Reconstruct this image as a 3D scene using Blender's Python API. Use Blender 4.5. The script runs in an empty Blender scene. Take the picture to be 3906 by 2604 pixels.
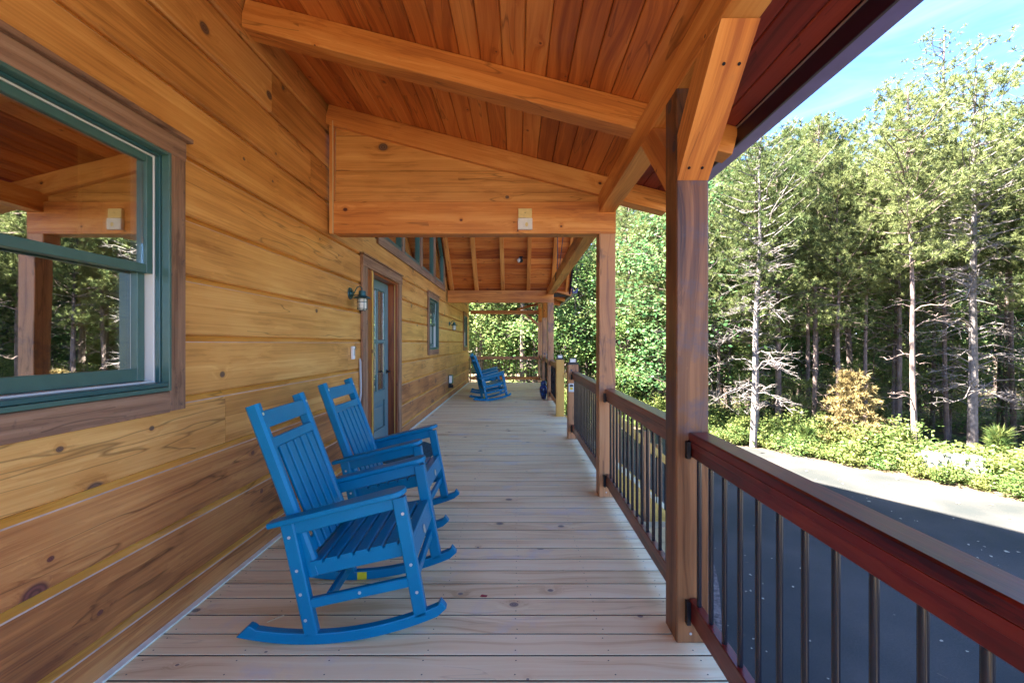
import bpy, bmesh, math, random
import numpy as np
from mathutils import Vector, Matrix
random.seed(7)
S = bpy.context.scene
R = math.radians

# ------------------------------------------------------------------ camera, light, exposure
H = 1.4                      # eye height above the deck (deck surface is z = 0)
GZ = -1.7                    # driveway level
cam_d = bpy.data.cameras.new('camera'); cam = bpy.data.objects.new('camera', cam_d)
S.collection.objects.link(cam); S.camera = cam
cam.location = (0, 0, H); cam.rotation_euler = (R(90), 0, 0)
cam_d.sensor_width = 36; cam_d.lens = 15.0
cam_d.shift_x = -0.0051; cam_d.shift_y = 0.0017
cam_d.clip_start = 0.05; cam_d.clip_end = 2000

w = bpy.data.worlds.new('World'); S.world = w; w.use_nodes = True
wn = w.node_tree; wn.nodes.clear()
wo = wn.nodes.new('ShaderNodeOutputWorld'); bg = wn.nodes.new('ShaderNodeBackground')
sky = wn.nodes.new('ShaderNodeTexSky'); sky.sky_type = 'NISHITA'; sky.sun_disc = False
SX, SY = .82, .02            # the sun's light travels (SX, SY, -1)
elev = math.atan2(1, math.hypot(SX, SY))
sky.sun_elevation = elev; sky.sun_rotation = math.atan2(-SX, -SY)
sky.air_density = 1.0; sky.dust_density = .4; sky.ozone_density = 4.0
tc = wn.nodes.new('ShaderNodeTexCoord'); mp = wn.nodes.new('ShaderNodeMapping')
mp.inputs['Scale'].default_value = (1.2, 1.6, 9.0); mp.inputs['Rotation'].default_value = (R(5), R(-4), 0)
nz = wn.nodes.new('ShaderNodeTexNoise'); nz.inputs['Scale'].default_value = 1.7
nz.inputs['Detail'].default_value = 7; nz.inputs['Roughness'].default_value = .55; nz.inputs['Distortion'].default_value = .5
rp = wn.nodes.new('ShaderNodeValToRGB'); rp.color_ramp.elements[0].position = .42; rp.color_ramp.elements[0].color = (0, 0, 0, 1)
rp.color_ramp.elements[1].position = .80; rp.color_ramp.elements[1].color = (.30, .30, .30, 1)
mx = wn.nodes.new('ShaderNodeMix'); mx.data_type = 'RGBA'
mx.inputs[7].default_value = (5.2, 6.4, 8.2, 1)
L = wn.links.new
L(tc.outputs['Generated'], mp.inputs[0]); L(mp.outputs[0], nz.inputs['Vector']); L(nz.outputs[0], rp.inputs[0])
hs = wn.nodes.new('ShaderNodeHueSaturation'); hs.inputs['Saturation'].default_value = 1.05; tint = wn.nodes.new('ShaderNodeMix'); tint.data_type = 'RGBA'; tint.blend_type = 'MULTIPLY'; tint.inputs[0].default_value = 1; tint.inputs[7].default_value = (.57, .66, .88, 1)
L(rp.outputs[0], mx.inputs[0]); L(sky.outputs[0], hs.inputs['Color']); L(hs.outputs[0], mx.inputs[6]); L(mx.outputs[2], tint.inputs[6]); L(tint.outputs[2], bg.inputs[0]); L(bg.outputs[0], wo.inputs[0])
bg.inputs[1].default_value = 0.05

sun_d = bpy.data.lights.new('sun', 'SUN'); sun = bpy.data.objects.new('sun', sun_d); S.collection.objects.link(sun)
sun_d.energy = 5.0; sun_d.angle = R(.55); sun_d.color = (1, .95, .86)
sun.rotation_euler = Vector((SX, SY, -1)).to_track_quat('-Z', 'Y').to_euler()
sun.location = (-20, -8, 25)
S.view_settings.view_transform = 'Standard'; S.view_settings.look = 'None'
S.view_settings.gamma = 1; S.view_settings.use_curve_mapping = False
S.view_settings.exposure = 4.25
S.render.engine = 'CYCLES'
S.cycles.max_bounces = 8; S.cycles.diffuse_bounces = 5; S.cycles.glossy_bounces = 4
S.cycles.transparent_max_bounces = 8; S.cycles.transmission_bounces = 4

# ------------------------------------------------------------------ helpers
C = S.collection
def link(o, parent=None):
    C.objects.link(o)
    if parent is not None: o.parent = parent
    return o
def tag(o, label=None, cat=None, group=None, kind=None):
    if label: o['label'] = label
    if cat: o['category'] = cat
    if group: o['group'] = group
    if kind: o['kind'] = kind
    return o
def empty(name, loc=(0, 0, 0), rz=0, label=None, cat=None, group=None, kind=None, parent=None):
    o = bpy.data.objects.new(name, None); o.location = loc; o.rotation_euler = (0, 0, rz); o.empty_display_size = .1
    link(o, parent); return tag(o, label, cat, group, kind)
def mesh(name, vs, fs, mats, parent=None, M=None, smooth=False, midx=None):
    me = bpy.data.meshes.new(name); me.from_pydata([tuple(v) for v in vs], [], fs)
    if not isinstance(mats, (list, tuple)): mats = [mats]
    for m in mats: me.materials.append(m)
    if midx is not None: me.polygons.foreach_set('material_index', midx)
    if smooth: me.polygons.foreach_set('use_smooth', [True] * len(me.polygons))
    me.update()
    o = bpy.data.objects.new(name, me); link(o, parent)
    if M is not None: o.matrix_local = M
    return o
class MB:
    def __init__(s): s.v = []; s.f = []
    def add(s, vs, fs):
        n = len(s.v); s.v += [tuple(v) for v in vs]; s.f += [tuple(i + n for i in f) for f in fs]; return s
    def box(s, x0, x1, y0, y1, z0, z1):
        return s.add([(x0,y0,z0),(x1,y0,z0),(x1,y1,z0),(x0,y1,z0),(x0,y0,z1),(x1,y0,z1),(x1,y1,z1),(x0,y1,z1)],
            [(0,3,2,1),(4,5,6,7),(0,1,5,4),(1,2,6,5),(2,3,7,6),(3,0,4,7)])
    def tube(s, pts, rads, n=8, cap=True):
        pts = [Vector(p) for p in pts]; vs = []; fs = []
        if not isinstance(rads, (list, tuple)): rads = [rads] * len(pts)
        for i, p in enumerate(pts):
            d = (pts[min(i+1, len(pts)-1)] - pts[max(i-1, 0)]).normalized()
            a = d.orthogonal().normalized() if i == 0 else (a - d * a.dot(d)).normalized()
            b = d.cross(a)
            for k in range(n):
                t = 2*math.pi*k/n; vs.append(p + (a*math.cos(t) + b*math.sin(t)) * rads[i])
        for i in range(len(pts)-1):
            for k in range(n): fs.append((i*n+k, i*n+(k+1)%n, (i+1)*n+(k+1)%n, (i+1)*n+k))
        if cap: fs += [tuple(range(n))[::-1], tuple(range((len(pts)-1)*n, len(pts)*n))]
        return s.add(vs, fs)
    def lathe(s, prof, n=20, c=(0, 0, 0)):
        vs = [(c[0]+r*math.cos(2*math.pi*k/n), c[1]+r*math.sin(2*math.pi*k/n), c[2]+z) for r, z in prof for k in range(n)]
        fs = [(i*n+k, i*n+(k+1)%n, (i+1)*n+(k+1)%n, (i+1)*n+k) for i in range(len(prof)-1) for k in range(n)]
        fs += [tuple(range(n))[::-1], tuple(range((len(prof)-1)*n, len(prof)*n))]
        return s.add(vs, fs)
    def prism(s, poly, d, ax=1, o=0):      # poly in the plane normal to axis ax, extruded from o to o+d
        n = len(poly)
        def P(p, t):
            q = [p[0], p[1]]; q.insert(ax, t); return tuple(q)
        vs = [P(p, o) for p in poly] + [P(p, o+d) for p in poly]
        return s.add(vs, [tuple(range(n)), tuple(range(n, 2*n))[::-1]] + [(i, i+n, (i+1)%n+n, (i+1)%n) for i in range(n)])
    def build(s, name, mats, parent=None, M=None, smooth=False):
        o = mesh(name, s.v, s.f, mats, parent, M, smooth)
        bm = bmesh.new(); bm.from_mesh(o.data); bmesh.ops.recalc_face_normals(bm, faces=bm.faces); bm.to_mesh(o.data); bm.free()
        if smooth:
            try: o.data.set_sharp_from_angle(angle=R(38))
            except Exception: pass
        return o
def beam(name, p0, p1, w, h, mat, parent=None, up=(0, 0, 1), ch=.004):
    """squared timber with eased edges, length along local X, width w along local Y, height h along local Z"""
    p0, p1 = Vector(p0), Vector(p1); x = (p1 - p0); ln = x.length; x.normalize()
    z = Vector(up); z = (z - x*z.dot(x)).normalized(); y = z.cross(x)
    a, b, c = w/2, h/2, min(ch, w/3, h/3)
    pr = [(-a+c,-b),(a-c,-b),(a,-b+c),(a,b-c),(a-c,b),(-a+c,b),(-a,b-c),(-a,-b+c)]
    m = MB(); m.prism(pr, ln, ax=0)
    M = Matrix.Translation(p0) @ Matrix((x, y, z)).transposed().to_4x4()
    return m.build(name, mat, parent, M)
def bx(name, x0, x1, y0, y1, z0, z1, mat, parent=None, ch=.003, axis=None):
    """axis aligned timber; its long axis becomes local X so that grain runs with it"""
    d = (x1-x0, y1-y0, z1-z0); a = axis if axis is not None else max(range(3), key=lambda i: d[i])
    cx, cy, cz = (x0+x1)/2, (y0+y1)/2, (z0+z1)/2
    if a == 0: return beam(name, (x0,cy,cz), (x1,cy,cz), d[1], d[2], mat, parent, (0,0,1), ch)
    if a == 1: return beam(name, (cx,y0,cz), (cx,y1,cz), d[0], d[2], mat, parent, (0,0,1), ch)
    return beam(name, (cx,cy,z0), (cx,cy,z1), d[0], d[1], mat, parent, (0,1,0), ch)

# ------------------------------------------------------------------ materials
def newmat(name):
    m = bpy.data.materials.new(name); m.use_nodes = True; nt = m.node_tree
    b = nt.nodes['Principled BSDF']; return m, nt, b
def plain(name, col, rough=.5, metal=0, noise=0, nscale=8, spec=.5, bump=0, bscale=60, coat=0):
    m, nt, b = newmat(name); b.inputs['Base Color'].default_value = (*col, 1); b.inputs['Roughness'].default_value = rough
    b.inputs['Metallic'].default_value = metal; b.inputs['Specular IOR Level'].default_value = spec
    if coat: b.inputs['Coat Weight'].default_value = coat
    t = nt.nodes.new('ShaderNodeTexCoord')
    if noise:
        n = nt.nodes.new('ShaderNodeTexNoise'); n.inputs['Scale'].default_value = nscale; n.inputs['Detail'].default_value = 6
        r = nt.nodes.new('ShaderNodeValToRGB'); r.color_ramp.elements[0].position = .3; r.color_ramp.elements[1].position = .7
        r.color_ramp.elements[0].color = (*[c*(1-noise) for c in col], 1); r.color_ramp.elements[1].color = (*[min(1, c*(1+noise)) for c in col], 1)
        nt.links.new(t.outputs['Object'], n.inputs['Vector']); nt.links.new(n.outputs[0], r.inputs[0]); nt.links.new(r.outputs[0], b.inputs['Base Color'])
    if bump:
        n2 = nt.nodes.new('ShaderNodeTexNoise'); n2.inputs['Scale'].default_value = bscale; n2.inputs['Detail'].default_value = 4
        bp = nt.nodes.new('ShaderNodeBump'); bp.inputs['Strength'].default_value = bump; bp.inputs['Distance'].default_value = .004
        nt.links.new(t.outputs['Object'], n2.inputs['Vector']); nt.links.new(n2.outputs[0], bp.inputs['Height']); nt.links.new(bp.outputs[0], b.inputs['Normal'])
    return m
def wood(name, dark, mid, light, knot=(.08,.03,.015), knots=.8, kscale=2.0, krad=.05, rough=.5, tone=.18, grain=14.0, contrast=1.0,
         stain=None, fine=.35, bump=.25, coat=0, spec=.4):
    m, nt, b = newmat(name); N = nt.nodes.new; K = nt.links.new
    def math_(op, a, c=None, d=None):
        n = N('ShaderNodeMath'); n.operation = op
        for i, v in enumerate((a, c, d)):
            if v is None: continue
            if isinstance(v, (int, float)): n.inputs[i].default_value = v
            else: K(v, n.inputs[i])
        return n.outputs[0]
    t = N('ShaderNodeTexCoord'); oi = N('ShaderNodeObjectInfo')
    off = N('ShaderNodeCombineXYZ'); K(math_('MULTIPLY', oi.outputs['Random'], 61.0), off.inputs[0]); K(math_('MULTIPLY', oi.outputs['Random'], 17.0), off.inputs[1]); K(math_('MULTIPLY', oi.outputs['Random'], 29.0), off.inputs[2])
    ad = N('ShaderNodeVectorMath'); ad.operation = 'ADD'; K(t.outputs['Object'], ad.inputs[0]); K(off.outputs[0], ad.inputs[1])
    sp = N('ShaderNodeSeparateXYZ'); K(ad.outputs[0], sp.inputs[0]); X, Y, Z = sp.outputs
    cross = math_('ADD', Y, Z)
    # knots
    kv = N('ShaderNodeCombineXYZ'); K(math_('MULTIPLY', X, .8), kv.inputs[0]); K(cross, kv.inputs[1])
    vo = N('ShaderNodeTexVoronoi'); vo.voronoi_dimensions = '2D'; vo.inputs['Scale'].default_value = kscale; K(kv.outputs[0], vo.inputs['Vector'])
    d = vo.outputs['Distance']
    cs = N('ShaderNodeSeparateColor'); K(vo.outputs['Color'], cs.inputs[0])
    present = math_('LESS_THAN', cs.outputs[0], knots)
    rad = math_('MULTIPLY_ADD', math_('POWER', cs.outputs[1], 2.0), krad*1.0, krad*.28)
    kd = math_('DIVIDE', d, rad)
    kmask = N('ShaderNodeMapRange'); kmask.inputs[1].default_value = .75; kmask.inputs[2].default_value = 1.15; kmask.inputs[3].default_value = 1; kmask.inputs[4].default_value = 0
    K(kd, kmask.inputs[0]); km = math_('MULTIPLY', kmask.outputs[0], present)
    halo = math_('MULTIPLY', math_('POWER', 2.718, math_('MULTIPLY', kd, -.55)), present)
    # grain that bends round the knots
    bend = math_('MULTIPLY', halo, .09)
    lo = N('ShaderNodeTexNoise'); lo.inputs['Scale'].default_value = .7; lo.inputs['Detail'].default_value = 2; K(ad.outputs[0], lo.inputs['Vector'])
    wob = math_('MULTIPLY', lo.outputs[0], .35)
    g = N('ShaderNodeCombineXYZ'); K(math_('MULTIPLY', X, .28), g.inputs[0])
    K(math_('MULTIPLY', math_('ADD', math_('ADD', Y, bend), wob), grain), g.inputs[1]); K(math_('MULTIPLY', math_('ADD', Z, bend), grain), g.inputs[2])
    n1 = N('ShaderNodeTexNoise'); n1.inputs['Scale'].default_value = 1.0; n1.inputs['Detail'].default_value = 5; n1.inputs['Roughness'].default_value = .62; n1.inputs['Distortion'].default_value = .35
    K(g.outputs[0], n1.inputs['Vector'])
    rings = math_('FRACT', math_('MULTIPLY', n1.outputs[0], 7.0))
    ringd = N('ShaderNodeMapRange'); ringd.inputs[1].default_value = .55; ringd.inputs[2].default_value = 1.0; ringd.inputs[3].default_value = 0; ringd.inputs[4].default_value = 1; K(rings, ringd.inputs[0])
    f = N('ShaderNodeCombineXYZ'); K(math_('MULTIPLY', X, 1.4), f.inputs[0]); K(math_('MULTIPLY', Y, 95), f.inputs[1]); K(math_('MULTIPLY', Z, 95), f.inputs[2])
    n2 = N('ShaderNodeTexNoise'); n2.inputs['Scale'].default_value = 1.0; n2.inputs['Detail'].default_value = 3; K(f.outputs[0], n2.inputs['Vector'])
    n3 = N('ShaderNodeTexNoise'); n3.inputs['Scale'].default_value = 2.2; n3.inputs['Detail'].default_value = 4
    pv = N('ShaderNodeCombineXYZ'); K(math_('MULTIPLY', X, .5), pv.inputs[0]); K(Y, pv.inputs[1]); K(Z, pv.inputs[2]); K(pv.outputs[0], n3.inputs['Vector'])
    val = math_('ADD', math_('MULTIPLY', math_('SUBTRACT', n1.outputs[0], .5), 1.5*contrast), math_('MULTIPLY', math_('SUBTRACT', n2.outputs[0], .5), fine))
    val = math_('ADD', val, math_('MULTIPLY', math_('SUBTRACT', n3.outputs[0], .5), .9))
    val = math_('SUBTRACT', val, math_('MULTIPLY', ringd.outputs[0], .10*contrast))
    val = math_('ADD', math_('ADD', val, .52), math_('MULTIPLY', math_('SUBTRACT', oi.outputs['Random'], .5), tone*2))
    val = math_('SUBTRACT', val, math_('MULTIPLY', halo, .25))
    r = N('ShaderNodeValToRGB'); e = r.color_ramp.elements; e[0].position = .12; e[0].color = (*dark, 1); e[1].position = .92; e[1].color = (*light, 1)
    q = r.color_ramp.elements.new(.5); q.color = (*mid, 1); K(val, r.inputs[0])
    col = r.outputs[0]
    if stain:                                   # weather / mould blotches with a shape of their own
        s1 = N('ShaderNodeTexNoise'); s1.inputs['Scale'].default_value = stain[1]; s1.inputs['Detail'].default_value = 6; s1.inputs['Roughness'].default_value = .7; K(ad.outputs[0], s1.inputs['Vector'])
        sm = N('ShaderNodeMapRange'); sm.inputs[1].default_value = stain[2]; sm.inputs[2].default_value = stain[2]+.12; sm.inputs[3].default_value = 0; sm.inputs[4].default_value = stain[3]; K(s1.outputs[0], sm.inputs[0])
        mm = N('ShaderNodeMix'); mm.data_type = 'RGBA'; K(sm.outputs[0], mm.inputs[0]); K(col, mm.inputs[6]); mm.inputs[7].default_value = (*stain[0], 1); col = mm.outputs[2]
    cv = N('ShaderNodeCombineXYZ'); K(math_('MULTIPLY', X, .55), cv.inputs[0]); K(math_('MULTIPLY', Y, 6.0), cv.inputs[1]); K(math_('MULTIPLY', Z, 6.0), cv.inputs[2])
    n4 = N('ShaderNodeTexNoise'); n4.inputs['Scale'].default_value = 1.0; n4.inputs['Detail'].default_value = 3; K(cv.outputs[0], n4.inputs['Vector'])
    cl_ = N('ShaderNodeMapRange'); cl_.inputs[1].default_value = .0; cl_.inputs[2].default_value = .010; cl_.inputs[3].default_value = .6; cl_.inputs[4].default_value = 0
    K(math_('ABSOLUTE', math_('SUBTRACT', n4.outputs[0], .5)), cl_.inputs[0])
    cm = math_('MULTIPLY', cl_.outputs[0], math_('GREATER_THAN', lo.outputs[0], .50))
    mk = N('ShaderNodeMix'); mk.data_type = 'RGBA'; K(math_('MULTIPLY', cm, .35 if name == 'deck pine' else 1.0), mk.inputs[0]); K(col, mk.inputs[6]); mk.inputs[7].default_value = (*[c*.35 for c in dark], 1); col = mk.outputs[2]
    kring = math_('MULTIPLY', math_('SINE', math_('MULTIPLY', kd, 14.0)), .5)
    kcol = N('ShaderNodeMix'); kcol.data_type = 'RGBA'; K(math_('ADD', kring, .5), kcol.inputs[0]); kcol.inputs[6].default_value = (*knot, 1); kcol.inputs[7].default_value = (*[c*1.9 for c in knot], 1)
    km2 = N('ShaderNodeMix'); km2.data_type = 'RGBA'; K(km, km2.inputs[0]); K(col, km2.inputs[6]); K(kcol.outputs[2], km2.inputs[7])
    K(km2.outputs[2], b.inputs['Base Color']); b.inputs['Roughness'].default_value = rough; b.inputs['Specular IOR Level'].default_value = spec
    if coat: b.inputs['Coat Weight'].default_value = coat; b.inputs['Coat Roughness'].default_value = .25
    bp = N('ShaderNodeBump'); bp.inputs['Strength'].default_value = bump; bp.inputs['Distance'].default_value = .003
    K(math_('ADD', math_('ADD', n1.outputs[0], n2.outputs[0]), math_('MULTIPLY', kmask.outputs[0], .4)), bp.inputs['Height']); K(bp.outputs[0], b.inputs['Normal'])
    return m

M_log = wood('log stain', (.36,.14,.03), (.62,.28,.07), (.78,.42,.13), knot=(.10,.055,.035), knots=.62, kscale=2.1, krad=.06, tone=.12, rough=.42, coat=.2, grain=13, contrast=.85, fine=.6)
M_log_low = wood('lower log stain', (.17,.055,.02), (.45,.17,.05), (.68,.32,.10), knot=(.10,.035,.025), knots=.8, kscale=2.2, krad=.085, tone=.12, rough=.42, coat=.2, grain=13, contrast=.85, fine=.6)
M_logedge = wood('golden log edge', (.40,.15,.02), (.64,.29,.045), (.78,.42,.09), knots=.3, tone=.12, grain=25, rough=.4)
M_logrim = plain('worn log rim highlight', (.52,.38,.28), .45, noise=.3, nscale=9)  # worn edge, with its highlight line painted in pale
M_ceil = wood('ceiling pine', (.30,.066,.012), (.54,.150,.026), (.70,.26,.06), knot=(.12,.03,.012), knots=.38, kscale=2.7, krad=.05, tone=.24, grain=16, rough=.45, contrast=1.0, coat=.1)
M_soffit = wood('ceiling pine maroon cast', (.12,.016,.012), (.24,.035,.024), (.34,.06,.035), knot=(.05,.01,.01), knots=.4, kscale=2.6, krad=.05, tone=.1, grain=14, rough=.45)  # same boards as the ceiling; the eave's maroon light cast is painted in
M_timber = wood('timber stain', (.36,.105,.022), (.60,.22,.045), (.76,.36,.10), knot=(.07,.02,.01), knots=.75, kscale=2.4, krad=.05, tone=.05, grain=9, rough=.5, contrast=1.15, fine=.5, stain=((.30,.14,.06), 2.2, .60, .5))
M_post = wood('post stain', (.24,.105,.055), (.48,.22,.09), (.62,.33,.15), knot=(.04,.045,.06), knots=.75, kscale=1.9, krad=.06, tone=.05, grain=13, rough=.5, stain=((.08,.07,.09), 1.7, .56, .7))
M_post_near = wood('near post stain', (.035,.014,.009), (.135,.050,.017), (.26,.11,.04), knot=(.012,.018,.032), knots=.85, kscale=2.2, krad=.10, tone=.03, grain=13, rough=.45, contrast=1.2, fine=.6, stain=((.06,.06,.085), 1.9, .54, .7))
M_post_y = wood('yellow post stain', (.45,.22,.04), (.64,.34,.07), (.72,.42,.10), knot=(.10,.05,.02), knots=.6, kscale=2.4, krad=.03, tone=.03, grain=9, rough=.5, contrast=.6)
M_rail = wood('rail stain', (.06,.017,.010), (.20,.06,.028), (.33,.12,.06), knot=(.02,.01,.008), knots=.4, kscale=1.4, krad=.04, tone=.05, grain=14, rough=.36, coat=.12, contrast=1.1)
M_rail_red = wood('rail stain red cast', (.035,.003,.002), (.135,.010,.005), (.22,.03,.011), knot=(.02,.006,.005), knots=.25, kscale=1.2, krad=.04, tone=.02, grain=14, rough=.32, coat=.2, contrast=1.1)  # brown rail stain with a red light cast put into the colour
M_casing = wood('window casing', (.13,.065,.038), (.28,.145,.080), (.38,.22,.13), knot=(.05,.045,.05), knots=.5, kscale=2.2, krad=.05, tone=.05, grain=30, rough=.7, bump=.6, stain=((.035,.03,.035), 14, .60, .7))
M_jamb = wood('door jamb', (.14,.03,.008), (.30,.075,.018), (.45,.14,.035), knot=(.03,.01,.006), knots=.4, kscale=2.5, krad=.04, tone=.12, grain=14, rough=.4, coat=.2)
M_yellow = wood('interior pine', (.48,.28,.05), (.62,.40,.08), (.72,.5,.14), knot=(.16,.08,.02), knots=.6, kscale=3, krad=.05, tone=.03, grain=12, contrast=.6)
M_deck = wood('deck pine', (.62,.42,.20), (.87,.70,.39), (.92,.80,.50), knot=(.16,.13,.10), knots=.55, kscale=2.3, krad=.045, tone=.08, grain=13, rough=.6, contrast=.95, fine=.25, stain=((.60,.60,.60), 1.3, .56, .5))
M_deckedge = plain('gap shade board edge', (.10,.075,.05), .9)  # board sides painted dark to put shade into the gaps
M_stairw = wood('stair lumber', (.44,.25,.05), (.60,.36,.08), (.7,.46,.13), knots=.4, kscale=2, krad=.04, tone=.06, contrast=.7)
M_green = plain('green frame paint', (.06,.125,.10), .35, noise=.08, nscale=20)
M_greend = plain('green trim paint', (.03,.09,.09), .3)
M_vinyl = plain('white vinyl', (.66,.64,.58), .4)
M_door = plain('teal door paint', (.12,.21,.22), .35, noise=.06, nscale=30)
M_black = plain('black metal', (.012,.012,.016), .35, .3)
M_balu = plain('black baluster powder coat', (.010,.010,.016), .25, .2, coat=.4)
M_bluem = plain('weathered teal metal', (.03,.10,.11), .4, .5, noise=.3, nscale=30)
M_white = plain('white plastic', (.78,.78,.76), .4)
M_screw = plain('galvanised screw', (.62,.64,.66), .3, .7)
M_fascia = plain('dark fascia metal', (.022,.008,.030), .4, .2)  # purple of the blue skylight put into the base colour
M_gutter = plain('sky tinted gutter', (.15,.12,.38), .35, .3, noise=.1, nscale=6)  # violet hue of the sky light painted into the metal
M_drip = plain('drip edge', (.6,.6,.62), .3, .8)
M_roof = plain('roof covering', (.05,.045,.045), .9)
M_poly = plain('blue poly lumber', (.0,.165,.31), .30, noise=.10, nscale=4, bump=.2, bscale=160, spec=.25)
M_tagy = plain('yellow tag', (.75,.62,.02), .5)
M_mat = plain('teal door mat', (.012,.075,.10), .95, noise=.5, nscale=40, bump=1, bscale=150)
M_vase = plain('blue glaze', (.006,.04,.20), .12, noise=.7, nscale=14, coat=.8)
M_gbox = plain('green box plastic', (.005,.15,.09), .35)
M_card = plain('white card', (.75,.78,.76), .5)
M_sliver = plain('pale wood sliver', (.75,.68,.45), .7)
M_leafr = plain('red leaf', (.28,.02,.03), .6)
M_cord = plain('grey cord', (.42,.42,.42), .5)
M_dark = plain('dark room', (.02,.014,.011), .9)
M_curt = plain('pale curtain', (.55,.57,.58), .8)
M_strip = plain('pale flashing strip', (.78,.84,.70), .5, noise=.15, nscale=14)
M_block = plain('tan block', (.42,.31,.16), .9, noise=.15, nscale=12, bump=.6)
M_stone = plain('pale stone', (.34,.32,.26), .9, noise=.2, nscale=6, bump=1, bscale=20)
M_bulb = plain('frosted bulb', (.8,.78,.7), .3)
def glassmat(name, refl=.55, tint=(.95,.98,.97)):
    m, nt, b = newmat(name); nt.nodes.remove(b); o = nt.nodes['Material Output']
    g = nt.nodes.new('ShaderNodeBsdfGlossy'); g.inputs['Roughness'].default_value = 0.0; g.inputs['Color'].default_value = (*tint, 1)
    t = nt.nodes.new('ShaderNodeBsdfTransparent'); t.inputs['Color'].default_value = (.92,.95,.93,1)
    mxs = nt.nodes.new('ShaderNodeMixShader'); mxs.inputs[0].default_value = refl
    tcn = nt.nodes.new('ShaderNodeTexCoord'); n = nt.nodes.new('ShaderNodeTexNoise'); n.inputs['Scale'].default_value = 1.6; n.inputs['Detail'].default_value = 1
    bp = nt.nodes.new('ShaderNodeBump'); bp.inputs['Strength'].default_value = .05; bp.inputs['Distance'].default_value = .02
    nt.links.new(tcn.outputs['Object'], n.inputs['Vector']); nt.links.new(n.outputs[0], bp.inputs['Height']); nt.links.new(bp.outputs[0], g.inputs['Normal'])
    nt.links.new(t.outputs[0], mxs.inputs[1]); nt.links.new(g.outputs[0], mxs.inputs[2]); nt.links.new(mxs.outputs[0], o.inputs[0]); return m
M_pane = glassmat('window glass', .55); M_lampglass = glassmat('lantern glass', .25)
def leafmat(name, c1, c2, c3, trans=.35, rough=.5):
    m, nt, b = newmat(name); N = nt.nodes.new; K = nt.links.new
    t = N('ShaderNodeTexCoord'); n = N('ShaderNodeTexNoise'); n.inputs['Scale'].default_value = 2.2; n.inputs['Detail'].default_value = 4; K(t.outputs['Object'], n.inputs['Vector'])
    wn_ = N('ShaderNodeTexWhiteNoise'); sn = N('ShaderNodeVectorMath'); sn.operation = 'SNAP'; sn.inputs[1].default_value = (.11,.11,.11); K(t.outputs['Object'], sn.inputs[0]); K(sn.outputs[0], wn_.inputs[0])
    oi = N('ShaderNodeObjectInfo')
    a = N('ShaderNodeMath'); a.operation = 'MULTIPLY_ADD'; a.inputs[1].default_value = .45; K(wn_.outputs[0], a.inputs[0]); K(n.outputs[0], a.inputs[2])
    a2 = N('ShaderNodeMath'); a2.operation = 'MULTIPLY_ADD'; a2.inputs[1].default_value = .3; K(oi.outputs['Random'], a2.inputs[0]); K(a.outputs[0], a2.inputs[2])
    r = N('ShaderNodeValToRGB'); e = r.color_ramp.elements; e[0].position = .45; e[0].color = (*c1,1); e[1].position = 1.15; e[1].color = (*c3,1); q = e.new(.8); q.color = (*c2,1)
    K(a2.outputs[0], r.inputs[0]); K(r.outputs[0], b.inputs['Base Color']); b.inputs['Roughness'].default_value = rough; b.inputs['Specular IOR Level'].default_value = .12
    tr = N('ShaderNodeBsdfTranslucent'); K(r.outputs[0], tr.inputs[0]); ms = N('ShaderNodeMixShader'); ms.inputs[0].default_value = trans
    K(b.outputs[0], ms.inputs[1]); K(tr.outputs[0], ms.inputs[2]); K(ms.outputs[0], nt.nodes['Material Output'].inputs[0]); return m
M_needle = leafmat('pine needles', (.038,.062,.022), (.092,.122,.042), (.18,.20,.075), .3)
M_leaf = leafmat('green leaves', (.045,.11,.03), (.12,.20,.06), (.30,.34,.12), .5)
M_leafb = leafmat('cool green leaves', (.03,.09,.035), (.085,.18,.065), (.24,.30,.12), .5)
M_shrub = leafmat('bright shrub leaves', (.04,.085,.025), (.11,.16,.045), (.21,.23,.07), .4)
M_gold = leafmat('golden needles', (.11,.085,.035), (.21,.155,.065), (.30,.23,.10), .3)
M_far = leafmat('far foliage', (.07,.13,.05), (.16,.24,.08), (.28,.33,.14), .3)
M_bark = plain('pine bark', (.14,.10,.085), .95, noise=.45, nscale=7, bump=1, bscale=25)
M_barkp = plain('pale dead bark', (.165,.14,.13), .95, noise=.35, nscale=9, bump=.8, bscale=30)

# ------------------------------------------------------------------ ground
def sheet(name, poly, z, mat, label=None, kind='structure'):
    m = mesh(name, [(x, y, z) for x, y in poly], [tuple(range(len(poly)))], mat); m['kind'] = kind
    return m
M_ground, nt, b = newmat('forest floor')
t = nt.nodes.new('ShaderNodeTexCoord'); n = nt.nodes.new('ShaderNodeTexNoise'); n.inputs['Scale'].default_value = .9; n.inputs['Detail'].default_value = 9
r = nt.nodes.new('ShaderNodeValToRGB'); e = r.color_ramp.elements; e[0].position = .35; e[0].color = (.07,.05,.03,1); e[1].position = .68; e[1].color = (.11,.13,.04,1)
q = e.new(.52); q.color = (.13,.085,.05,1)
nt.links.new(t.outputs['Object'], n.inputs['Vector']); nt.links.new(n.outputs[0], r.inputs[0]); nt.links.new(r.outputs[0], b.inputs['Base Color']); b.inputs['Roughness'].default_value = 1
M_asph, nt, b = newmat('asphalt')
t = nt.nodes.new('ShaderNodeTexCoord'); n = nt.nodes.new('ShaderNodeTexNoise'); n.inputs['Scale'].default_value = 55; n.inputs['Detail'].default_value = 6; n.inputs['Roughness'].default_value = .85
n2 = nt.nodes.new('ShaderNodeTexNoise'); n2.inputs['Scale'].default_value = .8; n2.inputs['Detail'].default_value = 6
r = nt.nodes.new('ShaderNodeValToRGB'); e = r.color_ramp.elements; e[0].position = .42; e[0].color = (.016,.019,.018,1); e[1].position = .64; e[1].color = (.078,.064,.054,1)
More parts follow.
